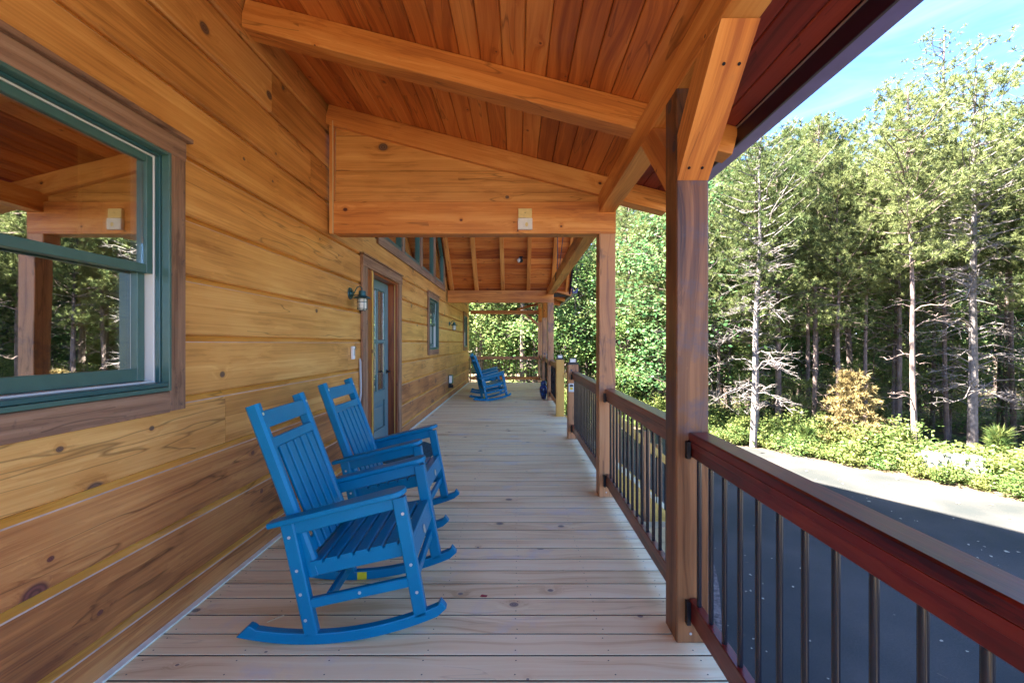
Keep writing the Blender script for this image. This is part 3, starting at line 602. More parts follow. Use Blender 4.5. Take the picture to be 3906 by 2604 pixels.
# ------------------------------------------------------------------ railings
def railing(y_a, y_b, label, mat=M_rail, ztop=.985, bphase=None):
    T = empty('porch_railing', (.845, (y_a+y_b)/2, 0), label=label, cat='railing', group='porch railings'); bpy.context.view_layer.update()
    def ti_(o): o.parent = T; o.matrix_parent_inverse = Matrix.Translation(T.location).inverted(); return o
    # cap with a moulded inner edge
    pr = [(.803, ztop-.038), (.800, ztop-.034), (.800, ztop-.006), (.806, ztop), (.889, ztop), (.895, ztop-.006), (.895, ztop-.038)]
    m = MB(); m.prism([(p[0]-.8475, p[1]-ztop) for p in pr], y_b-y_a-.004, ax=1); o = m.build('cap_rail', mat)
    # local x along the rail
    rot = Matrix.Rotation(R(90), 4, 'Z'); o.data.transform(rot.inverted()); o.matrix_world = Matrix.Translation((.8475, y_a+.002, ztop)) @ rot; ti_(o)
    ti_(bx('top_rail', .806, .846, y_a+.004, y_b-.004, ztop-.112, ztop-.0385, mat)); ti_(bx('rail_batten', .802, .8055, y_a+.004, y_b-.004, ztop-.066, ztop-.0385, mat, ch=.001))
    ti_(bx('bottom_rail', .802, .840, y_a+.004, y_b-.004, .112, .213, mat))
    ys = []; y = bphase if bphase is not None else y_a + ((y_b-y_a) % .118)/2 + .03
    while y < y_b-.03: ys.append(y); y += .118
    if bphase is not None:
        y = bphase-.118
        while y > y_a+.03: ys.append(y); y -= .118
    m = MB(); m.tube([(0,0,.2135),(0,0,ztop-.1125)], .0102, 10, cap=False); src = m.build('baluster', M_balu, T, smooth=True)
    src.location = (-.024, ys[0]-T.location.y, 0)
    for y in ys[1:]:
        c = src.copy(); link(c, T); c.location = (-.024, y-T.location.y, 0)
    for (ye, sgn) in ((y_b, -1), (y_a, 1)):
        for za, zb in ((ztop-.118, ztop-.0395), (.10, .205)):
            m = MB(); m.box(.783, .8005, min(ye, ye+sgn*.028), max(ye, ye+sgn*.028), za, zb); m.box(.783, .86, min(ye, ye+sgn*.003), max(ye, ye+sgn*.003), za, zb); ti_(m.build('rail_bracket', M_black))
    return T
railing(-1.2, 1.993, 'nearest porch railing with glossy red cap and black balusters', M_rail_red, bphase=.745)
railing(2.146, YF+.003, 'brown railing between the first and second tall posts', M_rail)
railing(YF+.157, 6.238, 'brown railing from the second post to the brown newel', M_rail)
railing(8.282, Y3-.157, 'railing between the yellow newel and the post with the vase', M_post)
railing(Y3-.003, 12.748, 'far railing between the vase post and the next post', M_post)
railing(12.902, 15.198, 'farthest railing beside the corner post', M_post)
T = empty('end_railing', (-.5, 15.25, 0), label='railing across the far end of the porch with thin balusters', cat='railing'); bpy.context.view_layer.update()
def te(o): o.parent = T; o.matrix_parent_inverse = Matrix.Translation(T.location).inverted(); return o
te(bx('cap_rail', XW+.03, XP-.003, 15.205, 15.295, .895, .93, M_post)); te(bx('top_rail', XW+.03, XP-.003, 15.23, 15.27, .82, .894, M_post)); te(bx('bottom_rail', XW+.03, XP-.003, 15.23, 15.27, .10, .20, M_timber))
te(bx('end_post', XW+.04, XW+.075, 15.2, 15.3, .0, .93, M_post))
m = MB(); m.tube([(0,0,.2),(0,0,.821)], .0102, 8, cap=False); src = m.build('baluster', M_balu, T, smooth=True); src.location = (-1.06, 0, 0)
for k in range(1, 20):
    c = src.copy(); link(c, T); c.location = (-1.06+.118*k, 0, 0)

# ------------------------------------------------------------------ steps down to the driveway
ST = empty('porch_steps', (.93, 7.2, 0), label='wooden steps with yellow handrails descending from the porch to the driveway', cat='steps'); bpy.context.view_layer.update()
def si(o): o.parent = ST; o.matrix_parent_inverse = Matrix.Translation(ST.location).inverted(); return o
NS = 8; rise = 1.7/9; run = .21
for k in range(NS):
    za = -rise*(k+1); si(bx('tread', .935+run*k, .935+run*k+.265, 6.42, 8.1, za-.036, za, M_deck, axis=1)); si(bx('riser', .937+run*k, .955+run*k, 6.43, 8.09, za+.001, za+rise-.038, M_deck, axis=1))
xe = .935+run*NS
for y in (6.33, 8.12):
    m = MB(); m.prism([(.93,-.02),(xe+.05,-.02-rise*(NS)-.03),(xe+.05,GZ),(xe-.12,GZ),(.93,-.42)], .05, ax=1, o=y); si(m.build('stringer', M_stairw))
    si(beam('handrail', (.90, y+.03, .81), (xe+.05, y+.03, .81-(xe+.05-.9)*.88), .075, .095, M_stairw)); si(beam('lower_rail', (.90, y+.03, .0), (xe+.05, y+.03, -(xe+.05-.9)*.88), .04, .09, M_stairw))
    for x in (1.88, xe+.05):
        si(bx('stair_post', x, x+.09, y-.015, y+.075, GZ, .88-(x-.9)*.8, M_post))
    m = MB(); m.tube([(0,0,.03),(0,0,.77)], .0095, 8, cap=False); src = m.build('baluster', M_balu, ST, smooth=True)
    for k in range(13):
        x = 1.0 + k*.12
        if abs(x-1.92) < .07: continue
        o = src if k == 0 else src.copy()
        if k: link(o, ST)
        o.location = (x-.93, y+.03-7.2, -(x-.9)*.88)
m = MB(); 
BW = empty('block_wall', (1.9, 5.9, GZ), label='low tan block wall beside the foot of the steps', cat='wall')
for r_ in range(3):
    for c_ in range(3):
        x = .95 + c_*.40 + (r_%2)*.0; 
        mm = MB(); mm.box(x-1.9+.004, x-1.9+.392, -.1, .1, r_*.2+.003, r_*.2+.196); mm.build('block', M_block, BW)

# ------------------------------------------------------------------ rocking chairs
def rocking_chair():
    root = empty('rocking_chair', (0,0,0)); hw = .27
    def rk(u): return .35*u*u
    for s in (-1, 1):
        us = [-.36 + .965*i/22 for i in range(23)]
        low = [(u, rk(u)) for u in us]; top = [(u, rk(u)+.052) for u in us]
        top[0] = (us[0]+.055, top[0][1]+.000); top[1] = (us[1]+.028, top[1][1]+.004); top[-1] = (us[-1]-.03, top[-1][1]+.006); low[-1] = (us[-1]+.0, low[-1][1]+.02)
        m = MB()
        n = len(us); yy0, yy1 = s*hw-.02, s*hw+.02
        vs = [(p[0], yy0, p[1]) for p in low] + [(p[0], yy0, p[1]) for p in top] + [(p[0], yy1, p[1]) for p in low] + [(p[0], yy1, p[1]) for p in top]
        fs = []
        for i in range(n-1):
            fs += [(i,i+1,n+i+1,n+i), (2*n+i,3*n+i,3*n+i+1,2*n+i+1), (i,2*n+i,2*n+i+1,i+1), (n+i,n+i+1,3*n+i+1,3*n+i)]
        fs += [(0,n,3*n,2*n), (n-1,3*n-1,4*n-1,2*n-1)]
        m.add(vs, fs); o = m.build('rocker', M_poly, root); bv = o.modifiers.new('b','BEVEL'); bv.width = .005; bv.segments = 2; bv.limit_method = 'ANGLE'; bv.angle_limit = R(40)
        beam('leg', (-.022, s*hw, .045), (-.138, s*hw, .585), .040, .062, M_poly, root, (1,0,0), ch=.006)          # rear leg
        beam('leg', (.482, s*hw, .115), (.378, s*hw, .672), .040, .062, M_poly, root, (1,0,0), ch=.006)           # front leg
        beam('stretcher', (-.02, s*hw, .187), (.452, s*hw, .278), .030, .046, M_poly, root, ch=.005)
        beam('seat_rail', (-.075, s*(hw-.03), .318), (.40, s*(hw-.03), .415), .026, .062, M_poly, root, ch=.004)
        # arm: rounded paddle
        pts = []
        for i in range(13):
            t = math.pi*i/12; pts.append((.375+.055*math.sin(t), .055*math.cos(t)))
        pts = [(-.215, -.032), (-.215, .032)] + [(p[0], p[1]) for p in pts]
        m = MB(); m.prism(pts, .026, ax=2, o=0)
        o = m.build('armrest', M_poly, root); ang = math.atan2(.151, .624)
        o.matrix_local = Matrix.Translation((0, s*(hw+.012), .597)) @ Matrix.Rotation(-ang, 4, 'Y'); bv = o.modifiers.new('b','BEVEL'); bv.width = .006; bv.segments = 2; bv.limit_method = 'ANGLE'
        beam('arm_apron', (-.15, s*(hw+.0), .528), (.385, s*(hw+.0), .655), .024, .062, M_poly, root, ch=.004)
        # back stile
        beam('back_stile', (-.02, s*.232, .30), (-.314, s*.232, 1.105), .046, .062, M_poly, root, (1,0,0), ch=.012)
        q = MB()
        for (u, z, yy) in ((-.045,.115,hw),(-.068,.235,hw),(-.085,.345,hw),(-.12,.50,hw),(.466,.23,hw),(.438,.36,hw),(.40,.60,hw),(.20,.233,hw-.005),(-.255,.93,.232)):
            y_ = s*(yy+.021 - (.0 if abs(u-.2)>.01 else 0)); q.tube([(u, y_-s*.004, z), (u, y_+s*.001, z)], .0075, 10)
        q.build('screw', M_screw, root)
        q = MB()
        d = Vector((.294,0,-.805)).normalized(); f_ = Vector((.805,0,.294)).normalized()
        for t_ in (.055,):
            c = Vector((-.314, s*.232, 1.105)) + d*t_ + f_*.031; q.tube([c - f_*.003, c + f_*.0015], .008, 10)
        q.build('screw', M_screw, root)
    # seat slats
    for i in range(7):
        u = -.035 + i*.070; z = .365 + (u+.035)*.215
        beam('seat_slat', (u+.026, -.262 if i < 6 else -.285, z), (u+.026, .262 if i < 6 else .285, z), .058, .022, M_poly, root, (-.21,0,1), ch=.004)
    fa = beam('seat_apron', (.437, -.25, .405), (.437, .25, .405), .024, .095, M_poly, root, (-.2,0,1), ch=.004)
    m = MB(); a = .022; m.prism([(a*math.cos(k*math.pi/3+.52)*1.0, a*1.15*math.sin(k*math.pi/3+.52)) for k in range(6)], .003, ax=0, o=0); m.build('name_plate', plain('silver plate', (.6,.6,.55), .3, .6), root, Matrix.Translation((.452, 0, .405)) @ Matrix.Rotation(R(-12), 4, 'Y'))
    beam('rear_apron', (-.07, -.25, .315), (-.07, .25, .315), .024, .075, M_poly, root, ch=.004)
    beam('cross_stretcher', (.445, -.252, .262), (.445, .252, .262), .026, .05, M_poly, root, ch=.004); beam('cross_stretcher', (.05, -.252, .20), (.05, .252, .20), .026, .05, M_poly, root, ch=.004)
    # back: two cross slats and five upright slats
    d = Vector((-.294,0,.805)).normalized(); f_ = Vector((.805,0,.294)).normalized(); B0 = Vector((-.02,0,.30))
    def cross(t, h, nm='back_rail'):
        c = B0 + d*t + f_*.012; return beam(nm, (c.x, -.213, c.z), (c.x, .213, c.z), .022, h, M_poly, root, d, ch=.004)
    cross(.775, .085); cross(.655, .052); cross(.13, .07)
    for k in range(5):
        yy = -.152 + k*.076; a_ = B0 + d*.10 + f_*.030; b_ = B0 + d*.628 + f_*.014
        beam('back_slat', (a_.x, yy, a_.z), (b_.x, yy, b_.z), .056, .016, M_poly, root, f_, ch=.003)
    m = MB(); m.box(-.09, -.055, -hw-.0205 , -hw+.0205, .03, .057); 
    m = MB(); m.box(.02, .075, hw-.0208, hw+.0208, .004, .048); m.build('yellow_tag', M_tagy, root)
    return root
def copy_tree(o, parent=None):
    c = o.copy(); link(c, parent)
    for ch in list(o.children): copy_tree(ch, c)
    return c
ch0 = rocking_chair()
chs = [ch0] + [copy_tree(ch0) for _ in range(3)]
for c, x, y, rz, lab in zip(chs, (-.952, -1.085, -.80, -.98), (2.27, 3.29, 10.62, 12.15), (R(3), R(0), R(17), R(4)),
        ('bright blue slatted rocking chair nearest the camera beside the large window', 'bright blue slatted rocking chair right beside the entry door mat',
         'small blue rocking chair seen from behind near the green outlet box', 'farthest blue rocking chair mostly hidden behind another rocking chair')):
    c.location = (x, y, .001); c.rotation_euler = (0, 0, rz); tag(c, lab, 'rocking chair', 'blue rocking chairs')

# ------------------------------------------------------------------ small things
def wall_lamp(y, z, label):
    T = empty('wall_lantern', (XW, y, z), label=label, cat='wall lamp', group='caged wall lanterns')
    m = MB(); m.tube([(0,0,0),(.012,0,0)], [.062,.058], 20); m.tube([(.012,0,0),(.03,0,0)], [.035,.028], 14); m.build('back_plate', M_bluem, T, smooth=True)
    pts = [(.02,0,.0),(.045,0,.008),(.06,0,.04),(.075,0,.065),(.10,0,.075),(.122,0,.06),(.127,0,.02)]
    m = MB(); m.tube(pts, .006, 8); m.tube([(.02,0,-.02),(.127,0,-.01)], .004, 6); m.build('gooseneck', M_bluem, T, smooth=True)
    m = MB(); m.lathe([(.02,.03),(.035,.025),(.038,-.02),(.085,-.042),(.088,-.05),(.04,-.046),(.03,-.03)], 24, (.127,0,0)); m.build('lamp_shade', M_bluem, T, smooth=True)
    m = MB(); m.lathe([(.036,-.05),(.043,-.07),(.043,-.155),(.034,-.17)], 20, (.127,0,0)); m.build('glass_jar', plain('seeded glass', (.72,.72,.66), .15, noise=.1, nscale=60), T, smooth=True)
    m = MB()
    for k in range(6):
        t = k*math.pi/3+.2; cx, cy = .127+.049*math.cos(t), .049*math.sin(t); m.tube([(cx,cy,-.05),(cx,cy,-.16),(.127+.03*math.cos(t),.03*math.sin(t),-.176)], .0028, 5)
    for zz in (-.09, -.158):
        m.tube([(.127+.0495*math.cos(k*math.pi/8), .0495*math.sin(k*math.pi/8), zz) for k in range(17)], .003, 5)
    m.tube([(.097,0,-.176),(.157,0,-.176)], .003, 5); m.build('cage', M_bluem, T)
wall_lamp(4.43, 1.915, 'caged wall lantern beside the entry door')
wall_lamp(10.88, 1.90, 'small caged wall lantern far along the wall above the green box')
k_ = empty('door_keypad', (XW, 4.47, 1.30), label='white plastic doorbell keypad on the log wall below the lantern', cat='keypad')
m = MB(); m.box(.001,.03,-.028,.028,-.068,.068); o = m.build('keypad_body', M_white, k_); bv = o.modifiers.new('b','BEVEL'); bv.width=.008; bv.segments=3
m = MB(); m.box(.0305,.032,-.016,.016,-.03,.045); m.build('keypad_face', plain('grey keys', (.45,.47,.46), .4), k_)
m = MB(); m.tube([(XW+.016,4.66,1.235),(XW+.018,4.67,1.19),(XW+.018,4.675,1.05),(XW+.018,4.685,.92),(XW+.018,4.68,.84),(XW+.018,4.65,.76),(XW+.02,4.635,.66),(XW+.02,4.64,.3),(XW+.02,4.64,.02)], [.009]+[.0125]*8, 10)
tag(m.build('power_cord', M_cord, None, smooth=True), 'grey cord hanging against the wall left of the entry door', 'cord')
gb = empty('outlet_box', (XW, 10.85, .43), label='green and black outlet box on the log wall behind the far rocking chairs', cat='outlet box')
m = MB(); m.box(.001,.10,-.10,.10,-.05,.165); o = m.build('box_cover', M_gbox, gb); bv = o.modifiers.new('b','BEVEL'); bv.width=.012; bv.segments=3
m = MB(); m.box(.001,.07,-.08,.08,-.15,-.052); m.tube([(.035,-.02,-.12),(.11,-.02,-.12)], .04, 12); m.build('plug_base', M_black, gb)
m = MB(); m.box(.02,.095,-.1045,-.1012,-.03,.15); m.build('side_label', M_white, gb)
mt = MB(); pm = [(-1.66,4.98),(-1.28,4.93),(-1.08,5.16),(-1.02,5.48),(-1.10,5.80),(-1.30,6.02),(-1.66,6.04)]
mt.prism(pm, .014, ax=2, o=.001); o = tag(mt.build('door_mat', M_mat), 'dark teal door mat with clipped corners in front of the door', 'door mat')
bv = o.modifiers.new('b','BEVEL'); bv.width=.004
vz = MB(); vz.lathe([(.055,0),(.062,.02),(.085,.10),(.105,.19),(.107,.25),(.092,.31),(.072,.34),(.082,.37),(.085,.40),(.07,.44),(.05,.46),(.03,.465)], 28)
tag(vz.build('floor_vase', M_vase, None, Matrix.Translation((.665,10.72,.001)), smooth=True), 'glazed dark blue vase standing on the deck beside a tall post', 'vase')
jr = MB(); jr.lathe([(.05,0),(.056,.01),(.056,.10),(.045,.13),(.03,.14),(.03,.17),(.034,.175),(.034,.19)], 18)
tag(jr.build('pale_jar', plain('pale teal jar', (.55,.66,.62), .3), None, Matrix.Translation((.845,11.6,.986)), smooth=True), 'pale jar standing on the far railing cap', 'jar')
wt = empty('paper_trap', (.071, YF+.008, 2.52), label='pale wooden block with a white pouch hanging on the tie beam', cat='wall block')
m = MB(); m.box(-.062,.062,-.03,0,.012,.098); o = m.build('wood_block', plain('raw pale pine', (.72,.54,.22), .6, noise=.1, nscale=30), wt); bv = o.modifiers.new('b','BEVEL'); bv.width=.004
m = MB(); m.box(-.066,.066,-.036,-.001,-.092,.010); o = m.build('white_pouch', plain('white pouch', (.72,.68,.62), .5, noise=.12, nscale=16), wt); bv = o.modifiers.new('b','BEVEL'); bv.width=.006; bv.segments=2
m = MB(); m.prism([(.014*math.cos(k*.6283)+.014, .02*math.sin(k*.6283)-.05) for k in range(10)], .001, ax=1, o=-.0372); m.build('yellow_patch', plain('yellow patch', (.72,.55,.22), .6), wt)
m = MB(); m.tube([(0,-.0315,.058),(0,-.030,.058)], .004, 8); m.build('screw_hole', M_black, wt)
fl = empty('flood_light', (.09, 10.02, zg(10.02)-.002), label='black and white spotlight under the steep gable boards', cat='spotlight')
fl.rotation_euler = (0,0,0)
m = MB(); m.lathe([(.045,-.0),(.045,-.02),(.02,-.03),(.02,-.06)], 14); m.tube([(.02,.02,-.09),(-.05,-.03,-.09)], [.045,.062], 16); m.build('lamp_head', M_black, fl, smooth=True)
m = MB(); m.tube([(-.05,-.03,-.09),(-.075,-.05,-.09)], [.056,.03], 16); m.build('white_lens', M_white, fl, smooth=True)
m = MB(); m.add([(-.035,0,.001),(-.01,-.018,.006),(.025,-.012,.002),(.035,.008,.008),(.01,.02,.003),(-.02,.018,.009)], [(0,1,4,5),(1,2,3,4)]); 
tag(m.build('fallen_leaf', M_leafr, None, Matrix.Translation((-.185,2.36,.001)) @ Matrix.Scale(.6, 4)), 'small curled dark red leaf lying on the open deck boards', 'leaf')
tag(beam('wood_sliver', (-1.255,2.14,.003), (-1.20,2.195,.003), .006, .003, M_sliver), 'thin pale wood sliver on the deck behind the nearest rocker', 'wood sliver')
# fallen leaves on the driveway
rg = np.random.default_rng(5)
m = MB()
def leaf_quads(m, cx, cy, z, n, sx, sy, size):
    for _ in range(n):
        x = cx + rg.uniform(-sx, sx); y = cy + rg.uniform(-sy, sy); a = rg.uniform(0, 6.28); s = size*rg.uniform(.5, 1.3)
        k = 5; m.add([(x + s*math.cos(a+i*2*math.pi/k)*rg.uniform(.5,1), y + s*math.sin(a+i*2*math.pi/k)*rg.uniform(.5,1), z+rg.uniform(0,.012)) for i in range(k)], [tuple(range(k))])
leaf_quads(m, 4.9, 6.0, GZ+.002, 300, 3.1, 6.0, .020); leaf_quads(m, 7.3, 9.0, GZ+.002, 60, 2.4, 3.4, .035)
o = m.build('fallen_leaves', plain('dry pale leaves', (.42,.36,.25), .8)); tag(o, 'small dry pale leaves scattered over the asphalt', 'leaves', kind='stuff')
m = MB()
for _ in range(70):
    x = rg.uniform(2,7); y = rg.uniform(0.5,9); a = rg.uniform(0,6.28); l = rg.uniform(.03,.12); m.add([(x,y,GZ+.003),(x+l*math.cos(a),y+l*math.sin(a),GZ+.003),(x+l*math.cos(a)+.003,y+l*math.sin(a)+.004,GZ+.003)], [(0,1,2)])
tag(m.build('pine_straw', plain('straw', (.30,.20,.12), .9)), 'thin brown pine straw on the shaded asphalt', 'straw', kind='stuff')

# ------------------------------------------------------------------ forest
def np_mesh(name, V, F, mat):
    V = np.asarray(V, dtype=np.float32).reshape(-1, 3); n = len(V)
    me = bpy.data.meshes.new(name); F = np.asarray(F, dtype=np.int32); k = F.shape[1]
    me.vertices.add(n); me.vertices.foreach_set('co', V.ravel()); me.loops.add(F.size); me.loops.foreach_set('vertex_index', F.ravel())
    me.polygons.add(len(F)); me.polygons.foreach_set('loop_start', np.arange(0, F.size, k, dtype=np.int32)); me.polygons.foreach_set('loop_total', np.full(len(F), k, dtype=np.int32))
    me.materials.append(mat); me.update(calc_edges=True); me.validate(); return me
def blades(P, D, n, ln, wd, rg, spread=.9):
    """n narrow needles fanned round direction D at each point P -> triangles"""
    N_ = len(P); P = np.repeat(P, n, 0); D = np.repeat(D, n, 0)
    d = D + rg.normal(0, spread, P.shape); d /= np.linalg.norm(d, axis=1, keepdims=True)
    s = np.cross(d, rg.normal(0, 1, P.shape)); s /= np.linalg.norm(s, axis=1, keepdims=True)
    l = ln*rg.uniform(.6, 1.2, (len(P), 1))
    V = np.stack([P - s*wd*.5 + d*l*.12, P + s*wd*.5 + d*l*.12, P + d*l], 1).reshape(-1, 3)
    return V, np.arange(len(V)).reshape(-1, 3)
def leaves(P, size, rg, droop=.3):
    N_ = len(P); a = rg.normal(0, 1, P.shape); a[:, 2] *= .5; a /= np.linalg.norm(a, axis=1, keepdims=True)
    up = rg.normal(0, .55, P.shape); up[:, 2] += 1; b_ = np.cross(a, up); b_ /= np.linalg.norm(b_, axis=1, keepdims=True)
    s = size*rg.uniform(.55, 1.25, (N_, 1))
    V = np.stack([P - a*s*.5, P + b_*s*.32, P + a*s*.5, P - b_*s*.32], 1).reshape(-1, 3)
    return V, np.arange(len(V)).reshape(-1, 4)
def trunk_path(h, lean, rg, n=9):
    ph = rg.uniform(0, 6.28); 
    return [Vector((lean*(i/n)*h*math.cos(ph) + .05*math.sin(i*1.3+ph)*h*.1*(i/n), lean*(i/n)*h*math.sin(ph) + .04*math.cos(i*1.7)*h*.1*(i/n), h*i/n)) for i in range(n+1)]
def at(path, t):
    t = min(max(t, 0), .9999)*(len(path)-1); i = int(t); return path[i].lerp(path[i+1], t-i)
def make_pine(seed, h, bare=.45, width=2.0, dead=18, ntuft=40, dead_twigs=4, trunk_r=.11, pale=False, dens=1.0):
    rg = np.random.default_rng(seed); rd = random.Random(seed); path = trunk_path(h, rd.uniform(0, .03), rg)
    tm = MB(); tm.tube(path, [trunk_r*(1-.85*i/9)+.006 for i in range(10)], 8)
    P = []; Dn = []
    z = bare*h
    while z < h*.985:
        t = (z-bare*h)/(h*(1-bare)); L_ = width*(.35+.75*math.sin(min(1, t*1.9+.15)*math.pi/2))*(1-t)**.55 + .12
        for _ in range(rd.choice((3,4,5))):
            a = rd.uniform(0, 6.28); ln = L_*rd.uniform(.55, 1.15); rise_ = rd.uniform(.1, .55) + .5*t
            b0 = at(path, z/h); pts = []
            for i in range(5):
                s = i/4; pts.append(b0 + Vector((math.cos(a)*ln*s + .06*math.sin(s*9+a), math.sin(a)*ln*s + .06*math.cos(s*7+a), ln*(rise_*s*s*.8 + .05*s))))
            tm.tube(pts, [.022*(1-.8*i/4)*(ln/width+.4) for i in range(5)], 4, cap=False)
            nn = int((5 + ln*9)*dens)
            for _ in range(nn):
                s = 1 - rd.random()**1.6*.75; p = at(pts, s); sp = .10 + ln*.22*(1-abs(s-.6))
                q = p + Vector((rd.gauss(0, sp), rd.gauss(0, sp), rd.gauss(0, sp*.4)+.03)); d = (q-p)*1.5 + Vector((math.cos(a)*.4, math.sin(a)*.4, .45))
                P.append(q); Dn.append(d.normalized())
        z += h*(1-bare)/ (17*rd.uniform(.8, 1.2))
    V, F = blades(np.array(P), np.array(Dn), ntuft, .15, .016, rg, 1.15)
    crown = np_mesh('crown', V, F, M_needle)
    dm = MB()
    for _ in range(dead):
        z = rd.uniform(.10, bare+.1)*h; a = rd.uniform(0, 6.28); ln = rd.uniform(.5, 1.6)*(.6+.5*rd.random())*width/2; b0 = at(path, z/h); dr = rd.uniform(-.25, .35)
        pts = [b0 + Vector((math.cos(a+.25*math.sin(s*3))*ln*s, math.sin(a+.25*math.sin(s*3))*ln*s, ln*(dr*s + .12*math.sin(s*5)))) for s in (0,.25,.5,.75,1)]
        dm.tube(pts, [.019,.015,.011,.008,.003], 4, cap=False)
        for _ in range(dead_twigs):
            s = rd.uniform(.25, .95); p = at(pts, s); a2 = a + rd.choice((-1,1))*rd.uniform(.4, 1.2); l2 = ln*rd.uniform(.15, .45)
            e_ = p + Vector((math.cos(a2)*l2, math.sin(a2)*l2, l2*rd.uniform(-.4, .6))); mid = p.lerp(e_, .5) + Vector((0,0,.04))
            dm.tube([p, mid, e_], [.009,.006,.002], 3, cap=False)
            if dead_twigs > 5:
                for _ in range(2):
                    p2 = p.lerp(e_, rd.uniform(.3,.9)); e2 = p2 + Vector((rd.gauss(0,l2*.3), rd.gauss(0,l2*.3), rd.gauss(.03,l2*.25))); dm.tube([p2, e2], [.005,.0015], 3, cap=False)
    bk = M_barkp if pale else M_bark
    root = empty('pine_tree', (0,0,0)); tm.build('trunk', bk, root, smooth=True)
    if dead: dm.build('bare_branches', M_barkp if pale else M_bark, root)['kind'] = 'stuff'
    link(bpy.data.objects.new('crown', crown), root); return root
def make_broad(seed, h, rad, mat, n=6500, size=.13, base=.12, trunk_r=.08):
    rg = np.random.default_rng(seed); rd = random.Random(seed); path = trunk_path(h*.92, rd.uniform(0, .05), rg)
    tm = MB(); tm.tube(path, [trunk_r*(1-.85*i/9)+.005 for i in range(10)], 7); cl = []
    for _ in range(38):
        z = rd.uniform(base, .92)*h; t = (z/h-base)/(1-base); a = rd.uniform(0, 6.28); ln = rad*rd.uniform(.5, 1.1)*math.sin(math.pi*min(.95, .22+.72*t))**.6
        b0 = at(path, z/h); e_ = b0 + Vector((math.cos(a)*ln, math.sin(a)*ln, ln*rd.uniform(.05, .5))); mid = b0.lerp(e_, .5) + Vector((0,0,.08*ln))
        tm.tube([b0, mid, e_], [.022,.014,.004], 4, cap=False)
        for s in (.45, .7, .95): cl.append((b0.lerp(e_, s), .18+ln*.22))
    C_ = np.array([c[0] for c in cl]); Rr = np.array([c[1] for c in cl]); idx = rg.integers(0, len(cl), n)
    P = C_[idx] + rg.normal(0, 1, (n, 3))*Rr[idx][:, None]*np.array([.75, .75, .38])
    V, F = leaves(P, size, rg); crown = np_mesh('crown', V, F, mat)
    root = empty('leafy_tree', (0,0,0)); tm.build('trunk', M_bark, root, smooth=True); link(bpy.data.objects.new('crown', crown), root); return root
def make_shrub(seed, h, rad, mat, n=1500, size=.09):
    rg = np.random.default_rng(seed); rd = random.Random(seed); P = []
    tm = MB(); C_ = []
    for _ in range(14):
        a = rd.uniform(0, 6.28); r_ = rad*rd.random()**.5; e_ = Vector((math.cos(a)*r_, math.sin(a)*r_, h*rd.uniform(.35, 1)*(1-.4*r_/rad)))
        tm.tube([(0,0,0), e_*.5+Vector((0,0,.05)), e_], [.012,.008,.003], 4, cap=False)
        for s in (.5,.8,1): C_.append(e_*s)
    C_ = np.array(C_); idx = rg.integers(0, len(C_), n); P = C_[idx] + rg.normal(0, 1, (n,3))*np.array([.14,.14,.10])*(rad+.3); P[:,2] = np.abs(P[:,2])
    V, F = leaves(P, size, rg); root = empty('shrub', (0,0,0)); tm.build('stems', M_bark, root); link(bpy.data.objects.new('foliage', np_mesh('foliage', V, F, mat)), root); return root
protos = {}
protos['p1'] = make_pine(1, 11, .40, 1.9, 22, dens=1.3); protos['p2'] = make_pine(2, 11, .34, 1.7, 18, dens=1.3); protos['p3'] = make_pine(3, 11, .46, 2.0, 24, dens=1.4); protos['p4'] = make_pine(4, 11, .28, 1.6, 12, dens=1.3)
protos['thin'] = make_pine(5, 11, .52, 1.5, 16, trunk_r=.075)
protos['deadA'] = make_pine(6, 9.5, .55, 2.2, 62, dead_twigs=8, pale=True, trunk_r=.10)
protos['deadB'] = make_pine(7, 10.5, .55, 2.9, 80, dead_twigs=8, pale=True, trunk_r=.12)
protos['tall'] = make_pine(8, 17, .50, 2.9, 24, trunk_r=.15, dens=.42)
protos['b1'] = make_broad(11, 8, 2.0, M_leaf); protos['b2'] = make_broad(12, 8, 2.3, M_leafb); protos['b3'] = make_broad(13, 7, 1.8, M_leaf, size=.15); protos['b4'] = make_broad(14, 9, 2.2, M_leafb, n=7500)
protos['s1'] = make_shrub(21, .7, .6, M_shrub); protos['s2'] = make_shrub(22, .9, .7, M_shrub, size=.11); protos['s3'] = make_shrub(23, .6, .8, M_leaf, size=.08); protos['s4'] = make_shrub(24, 1.3, .7, M_shrub, n=1700)
used = set()
def put(kind, x, y, sc=1.0, rz=None, z=GZ, label=None, group=None, cat='tree', sz=None):
    o = protos[kind] if kind not in used else copy_tree(protos[kind]); used.add(kind)
    o.location = (x, y, z); o.rotation_euler = (0, 0, random.uniform(0, 6.28) if rz is None else rz); o.scale = (sc, sc, sz or sc)
    tag(o, label, cat, group); return o
RW = 'row of trees at the driveway edge'
put('thin', 7.46, 15.9, .88, 1.0, label='thin straight pine just right of the nearest porch post', group=RW)
put('deadA', 7.08, 12.8, .98, 2.2, label='pale leaning trunk with spiky bare lower branches, left of the golden sapling', group=RW)
put('p1', 8.75, 14.3, .92, label='dark straight pine behind the pale bare branched tree', group=RW)
put('thin', 10.15, 14.9, .98, label='slim brown pine paired with a thicker trunk behind it', group=RW)
put('p3', 11.2, 16.0, 1.02, label='thicker pine trunk of the close pair left of the golden sapling', group=RW)
put('p2', 11.85, 15.1, .98, label='pine rising directly behind the golden sapling', group=RW)
put('thin', 10.35, 11.1, .90, label='slim grey pine standing at the driveway edge left of the white stone block', group=RW)
put('deadB', 12.8, 12.0, 1.0, .4, label='pale pine with a wide cage of bare white branches behind the stone block', group=RW)
put('tall', 19.3, 19.2, 1.0, 1.2, label='tallest pine standing above the others against the sky', group=RW)
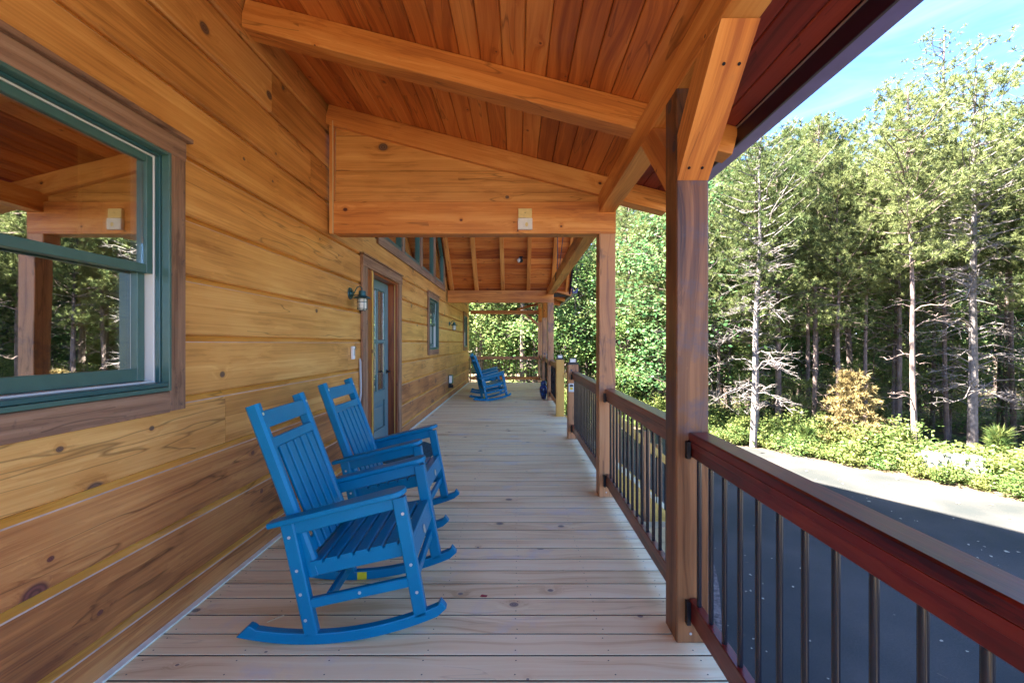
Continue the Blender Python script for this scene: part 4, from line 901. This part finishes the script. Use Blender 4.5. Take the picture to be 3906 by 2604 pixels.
put('tall', 20.8, 16.6, .86, 3.0, label='tall pine at the right edge with its crown against the sky', group=RW)
def edge_x(y):                                         # right-hand side of the driveway
    for (x1, y1), (x2, y2) in zip(edge[:-1], edge[1:]):
        if y1 <= y <= y2: return x1 + (x2-x1)*(y-y1)/(y2-y1)
    return None
rs = random.Random(3); pts = []
def ok(x, y, d):
    return all((x-a)**2+(y-b)**2 > d*d for a, b in pts)
def outside(x, y, marg):
    if y > 16.4+marg*.3: return True
    ex = edge_x(max(-6, min(16.39, y))); return x > ex + marg
def sector(px, dd):
    for lim, nm in ((1240, 'past the far end of the porch'), (1375, 'between the far eave and the second post'), (1540, 'between the two nearest porch posts'), (1700, 'just right of the nearest porch post'),
                    (1850, 'behind the pale bare branched tree'), (2040, 'behind the golden sapling'), (2200, 'behind the stone block'), (2360, 'at the right edge of the view')):
        if px < lim: break
    else: nm = 'beyond the right edge of the view'
    return ('near' if dd < 20 else 'mid distance' if dd < 30 else 'far off'), nm
cnt = 0; tries = 0
while cnt < 122 and tries < 6000:
    tries += 1
    y = rs.uniform(0, 40); x = rs.uniform(-14, 46)
    if not outside(x, y, 1.6): continue
    if x < 2 and y < 20.5: continue
    dd = math.hypot(x, y)
    if dd > 46 or dd < 12: continue
    if x/y > 1.5 if y > 1 else True:
        if rs.random() > .25: continue
    if not ok(x, y, 1.25 + dd*.03): continue
    pts.append((x, y)); r_ = rs.random()
    px = x/y*980 + 1188 if y > .5 else 3000
    depth_h = (.46 if px > 1600 else .33 + .13*max(0, (px-1250))/350)*max(y, 8) + 3.1      # height that reaches the treeline
    if px < 1250: depth_h = 11 + dd*.1
    hh = min(depth_h*rs.uniform(.86, 1.02), 18)
    if r_ < .60 or (y < 17.5 and 1600 < px < 2420):
        k = rs.choice(['p1','p2','p3','p4','p4']); put(k, x, y, hh/11, label='%s pine in the woods %s' % sector(px, dd), group='%s pines %s' % sector(px, dd), sz=hh/11)
    else:
        k = rs.choice(['b1','b2','b3','b4']); s_ = min(1.25, hh/8)*rs.uniform(.75, 1); put(k, x, y, s_, label='%s leafy tree in the woods %s' % sector(px, dd), group='%s leafy trees %s' % sector(px, dd))
    cnt += 1
# light leafy trees past the far end of the porch and beside the steps
for (k, x, y, s) in (('b1', -1.2, 21.5, 1.1), ('b3', .8, 20.2, 1.2), ('b4', -3.4, 22.5, 1.1), ('b2', 2.6, 19.0, .9), ('b3', 4.6, 17.6, .75), ('b1', 3.6, 21.0, 1.0), ('b4', -.2, 25, 1.2), ('b2', 5.2, 19.2, .95), ('b1', 6.2, 17.2, .7), ('b2', 8.8, 17.6, .8), ('b4', 11.8, 18.2, .8), ('b2', 14.2, 16.2, .8), ('b1', 18.5, 14.5, .8), ('b3', 12.2, 14.6, .45)):
    put(k, x, y, s, label='leafy tree close behind the front row of trees', group='leafy trees behind the front row')
for (x, y, s) in ((-1.0, 23.5, 1.1), (.25, 19.5, 1.15), (.55, 22.5, 1.0), (6.0, 18.6, .9), (5.6, 16.9, .85)):
    put('p1', x, y, s, label='grey trunked pine seen past the far end of the porch', group='pines past the far end of the porch')
for (x, y, q_) in ((7.9,14.6,.42),(9.4,14.2,.36),(10.9,14.4,.4),(12.2,13.6,.36),(13.9,13.7,.45),(15.4,12.3,.42),(16.6,13.8,.5),(11.4,17.2,.5),(8.6,18.3,.55),(13.6,15.9,.5),(17.8,15.8,.6),(18.4,12.6,.5),(10.2,16.6,.45),(7.2,16.9,.6),(8.0,17.4,.7),(9.8,18.6,.75),(11.6,19.2,.8),(13.4,18.8,.75),(15.2,18.0,.75),(16.8,16.9,.7),(19.0,15.6,.7),(20.2,13.6,.65),(12.9,15.1,.35),(9.0,15.6,.4),(15.0,14.2,.4),(17.4,11.6,.5)):
    put(rs.choice(['b1','b3','b2']), x, y, q_, label='low leafy sapling filling the gaps between front trunks', group='leafy saplings between the front trunks')
# golden sapling
rgd = random.Random(9); GP = []; GD = []; tm = MB(); tm.tube([(0,0,0),(.03,0,1.1),(0,.02,2.4)], [.035,.022,.005], 6)
for k in range(52):
    z = .25 + 2.05*k/52; ln = 1.15*(1-z/2.5)**.8*rgd.uniform(.7,1.1); a = k*2.4; e_ = Vector((math.cos(a)*ln, math.sin(a)*ln, z+ln*.12)); b0 = Vector((0,0,z)); tm.tube([b0, e_], [.010,.003], 4, cap=False)
    for _ in range(16):
        s = rgd.uniform(.25, 1); p = b0.lerp(e_, s) + Vector((rgd.gauss(0,.09), rgd.gauss(0,.09), rgd.gauss(0,.03))); GP.append(p); GD.append(Vector((math.cos(a), math.sin(a), .1)))
gs = empty('conifer_sapling', (9.45, 12.05, GZ), label='golden brown bushy conifer sapling in front of the woods', cat='sapling'); tm.build('trunk', M_bark, gs)
V, F = blades(np.array(GP), np.array(GD), 9, .15, .028, np.random.default_rng(3), .8); link(bpy.data.objects.new('crown', np_mesh('crown', V, F, M_gold)), gs)
for (x, y, s, lab) in ((8.2, 12.1, .9, 'bright green fern-like pine seedling right of the pale bare trunk'), (9.9, 10.9, 1.0, 'bright green pine seedling in front of the golden sapling'), (12.3, 10.9, 1.1, 'bright green pine seedling beside the white stone block')):
    q = empty('pine_seedling', (x, y, GZ), label=lab, cat='seedling', group='bright pine seedlings'); tm = MB(); tm.tube([(0,0,0),(.02,.02,.75*s)], [.014,.004], 5); tm.build('stem', M_bark, q)
    PP = []; DD = []
    for k in range(60): z = .2+.55*k/60; a = k*2.4; PP.append(Vector((.05*math.cos(a), .05*math.sin(a), z*s))); DD.append(Vector((math.cos(a)*.8, math.sin(a)*.8, .8)))
    V, F = blades(np.array(PP), np.array(DD), 12, .30*s, .022, np.random.default_rng(int(x*10)), .35); link(bpy.data.objects.new('needles', np_mesh('needles', V, F, M_shrub)), q)
# shrubs along the driveway edge
rs = random.Random(17)
for i, ((x1, y1), (x2, y2)) in enumerate(zip(edge[1:-1], edge[2:])):
    ln = math.hypot(x2-x1, y2-y1); n_ = int(ln/.34)
    for k in range(n_):
        for row in range(3):
            t = (k+rs.random())/n_; d_ = .45 + row*.75 + rs.uniform(-.2, .25); nx, ny = (y2-y1)/ln, -(x2-x1)/ln
            x = x1+(x2-x1)*t + abs(nx)*d_; y = y1+(y2-y1)*t + abs(ny)*d_
            if abs(x-9.75) < .75 and abs(y-9.6) < .75: continue
            put(rs.choice(['s1','s2','s3','s1','s4'] if row else ['s1','s3','s1']), x, y, rs.uniform(.5, .8) if row == 0 else rs.uniform(.7, 1.1), label='low bright green shrub along the driveway edge', group='shrubs along the driveway edge', cat='shrub')
for k in range(26):
    put(rs.choice(['s1','s2','s4']), rs.uniform(-2.5, 5), rs.uniform(17, 19), rs.uniform(.9, 1.6), label='low shrub past the far end of the porch', group='shrubs past the far end of the porch', cat='shrub')
for (x, y, q_) in ((9.45, 9.5, .5), (9.95, 9.15, .45), (9.3, 9.95, .6), (10.4, 9.0, .55), (9.75, 9.55, .62)):
    put('s1', x, y, q_, label='small shrub growing over the foot of the stone block', group='shrubs round the stone block', cat='shrub')
for (x, y, q_) in ((9.3,13.4,.9),(10.6,13.0,.8),(11.9,13.3,1.0),(13.3,13.2,.9),(12.4,16.6,.95),(14.6,15.0,.9),(15.6,13.4,.95),(8.3,16.6,.9),(9.2,17.4,.95),(14.2,11.2,.8),(16.8,12.6,.9),(17.0,14.9,1.0),(13.9,17.9,1.0),(16.2,17.2,1.0)):
    put('thin', x, y, q_, label='slender bare stemmed pine among the front trees', group='slender pines among the front trees')
for (x, y, q_) in ((14.6,11.3,.8),(16.4,11.6,.9),(6.3,14.6,.75)):
    put('deadA', x, y, q_, label='smaller pale tree with bare twiggy lower branches', group='small bare branched trees')
# pale stone block by the driveway
sb = empty('stone_block', (9.95, 9.75, GZ), rz=R(-35), label='pale stone block half covered by shrubs at the driveway edge', cat='stone block')
rb = random.Random(4)
for r_ in range(3):
    x = -.50
    while x < .5:
        wv = rb.uniform(.22, .38); m = MB(); m.box(x, min(x+wv-.012, .50), -.15+rb.uniform(-.02,.02), .15, r_*.19+.003, r_*.19+.185); o = m.build('stone', M_stone, sb); bv = o.modifiers.new('b','BEVEL'); bv.width=.02; bv.segments=2; x += wv
# ground cover under the trees
n = 26000; gx = rg.uniform(2, 30, n*3); gy = rg.uniform(3, 34, n*3); keep = np.array([outside(a, b_, .12) for a, b_ in zip(gx, gy)]); gx = gx[keep][:n]; gy = gy[keep][:n]
P = np.stack([gx, gy, GZ + rg.uniform(0, .28, len(gx))], 1); V, F = leaves(P, .12, rg)
o = link(bpy.data.objects.new('ground_cover', np_mesh('ground_cover', V, F, M_leaf))); tag(o, 'mixed green ground cover under the trees', 'ground cover', kind='stuff')
# distant woods behind everything
n = 60000; th = rg.uniform(R(-30), R(75), n); rr = rg.uniform(44, 62, n); hh = rg.uniform(0, 1, n)**.8*(10 + 2.5*np.sin(th*23) + 1.5*np.sin(th*57+1))
hh = np.where(th < R(22), hh*.95, hh*1.0)
P = np.stack([np.sin(th)*rr, np.cos(th)*rr, GZ + hh], 1); V, F = leaves(P, .75, rg)
o = link(bpy.data.objects.new('distant_woods', np_mesh('distant_woods', V, F, M_far))); tag(o, 'distant mass of woods beyond the near trees', 'woods', kind='stuff')
for k_ in protos:
    if k_ not in used: print('unused proto', k_)
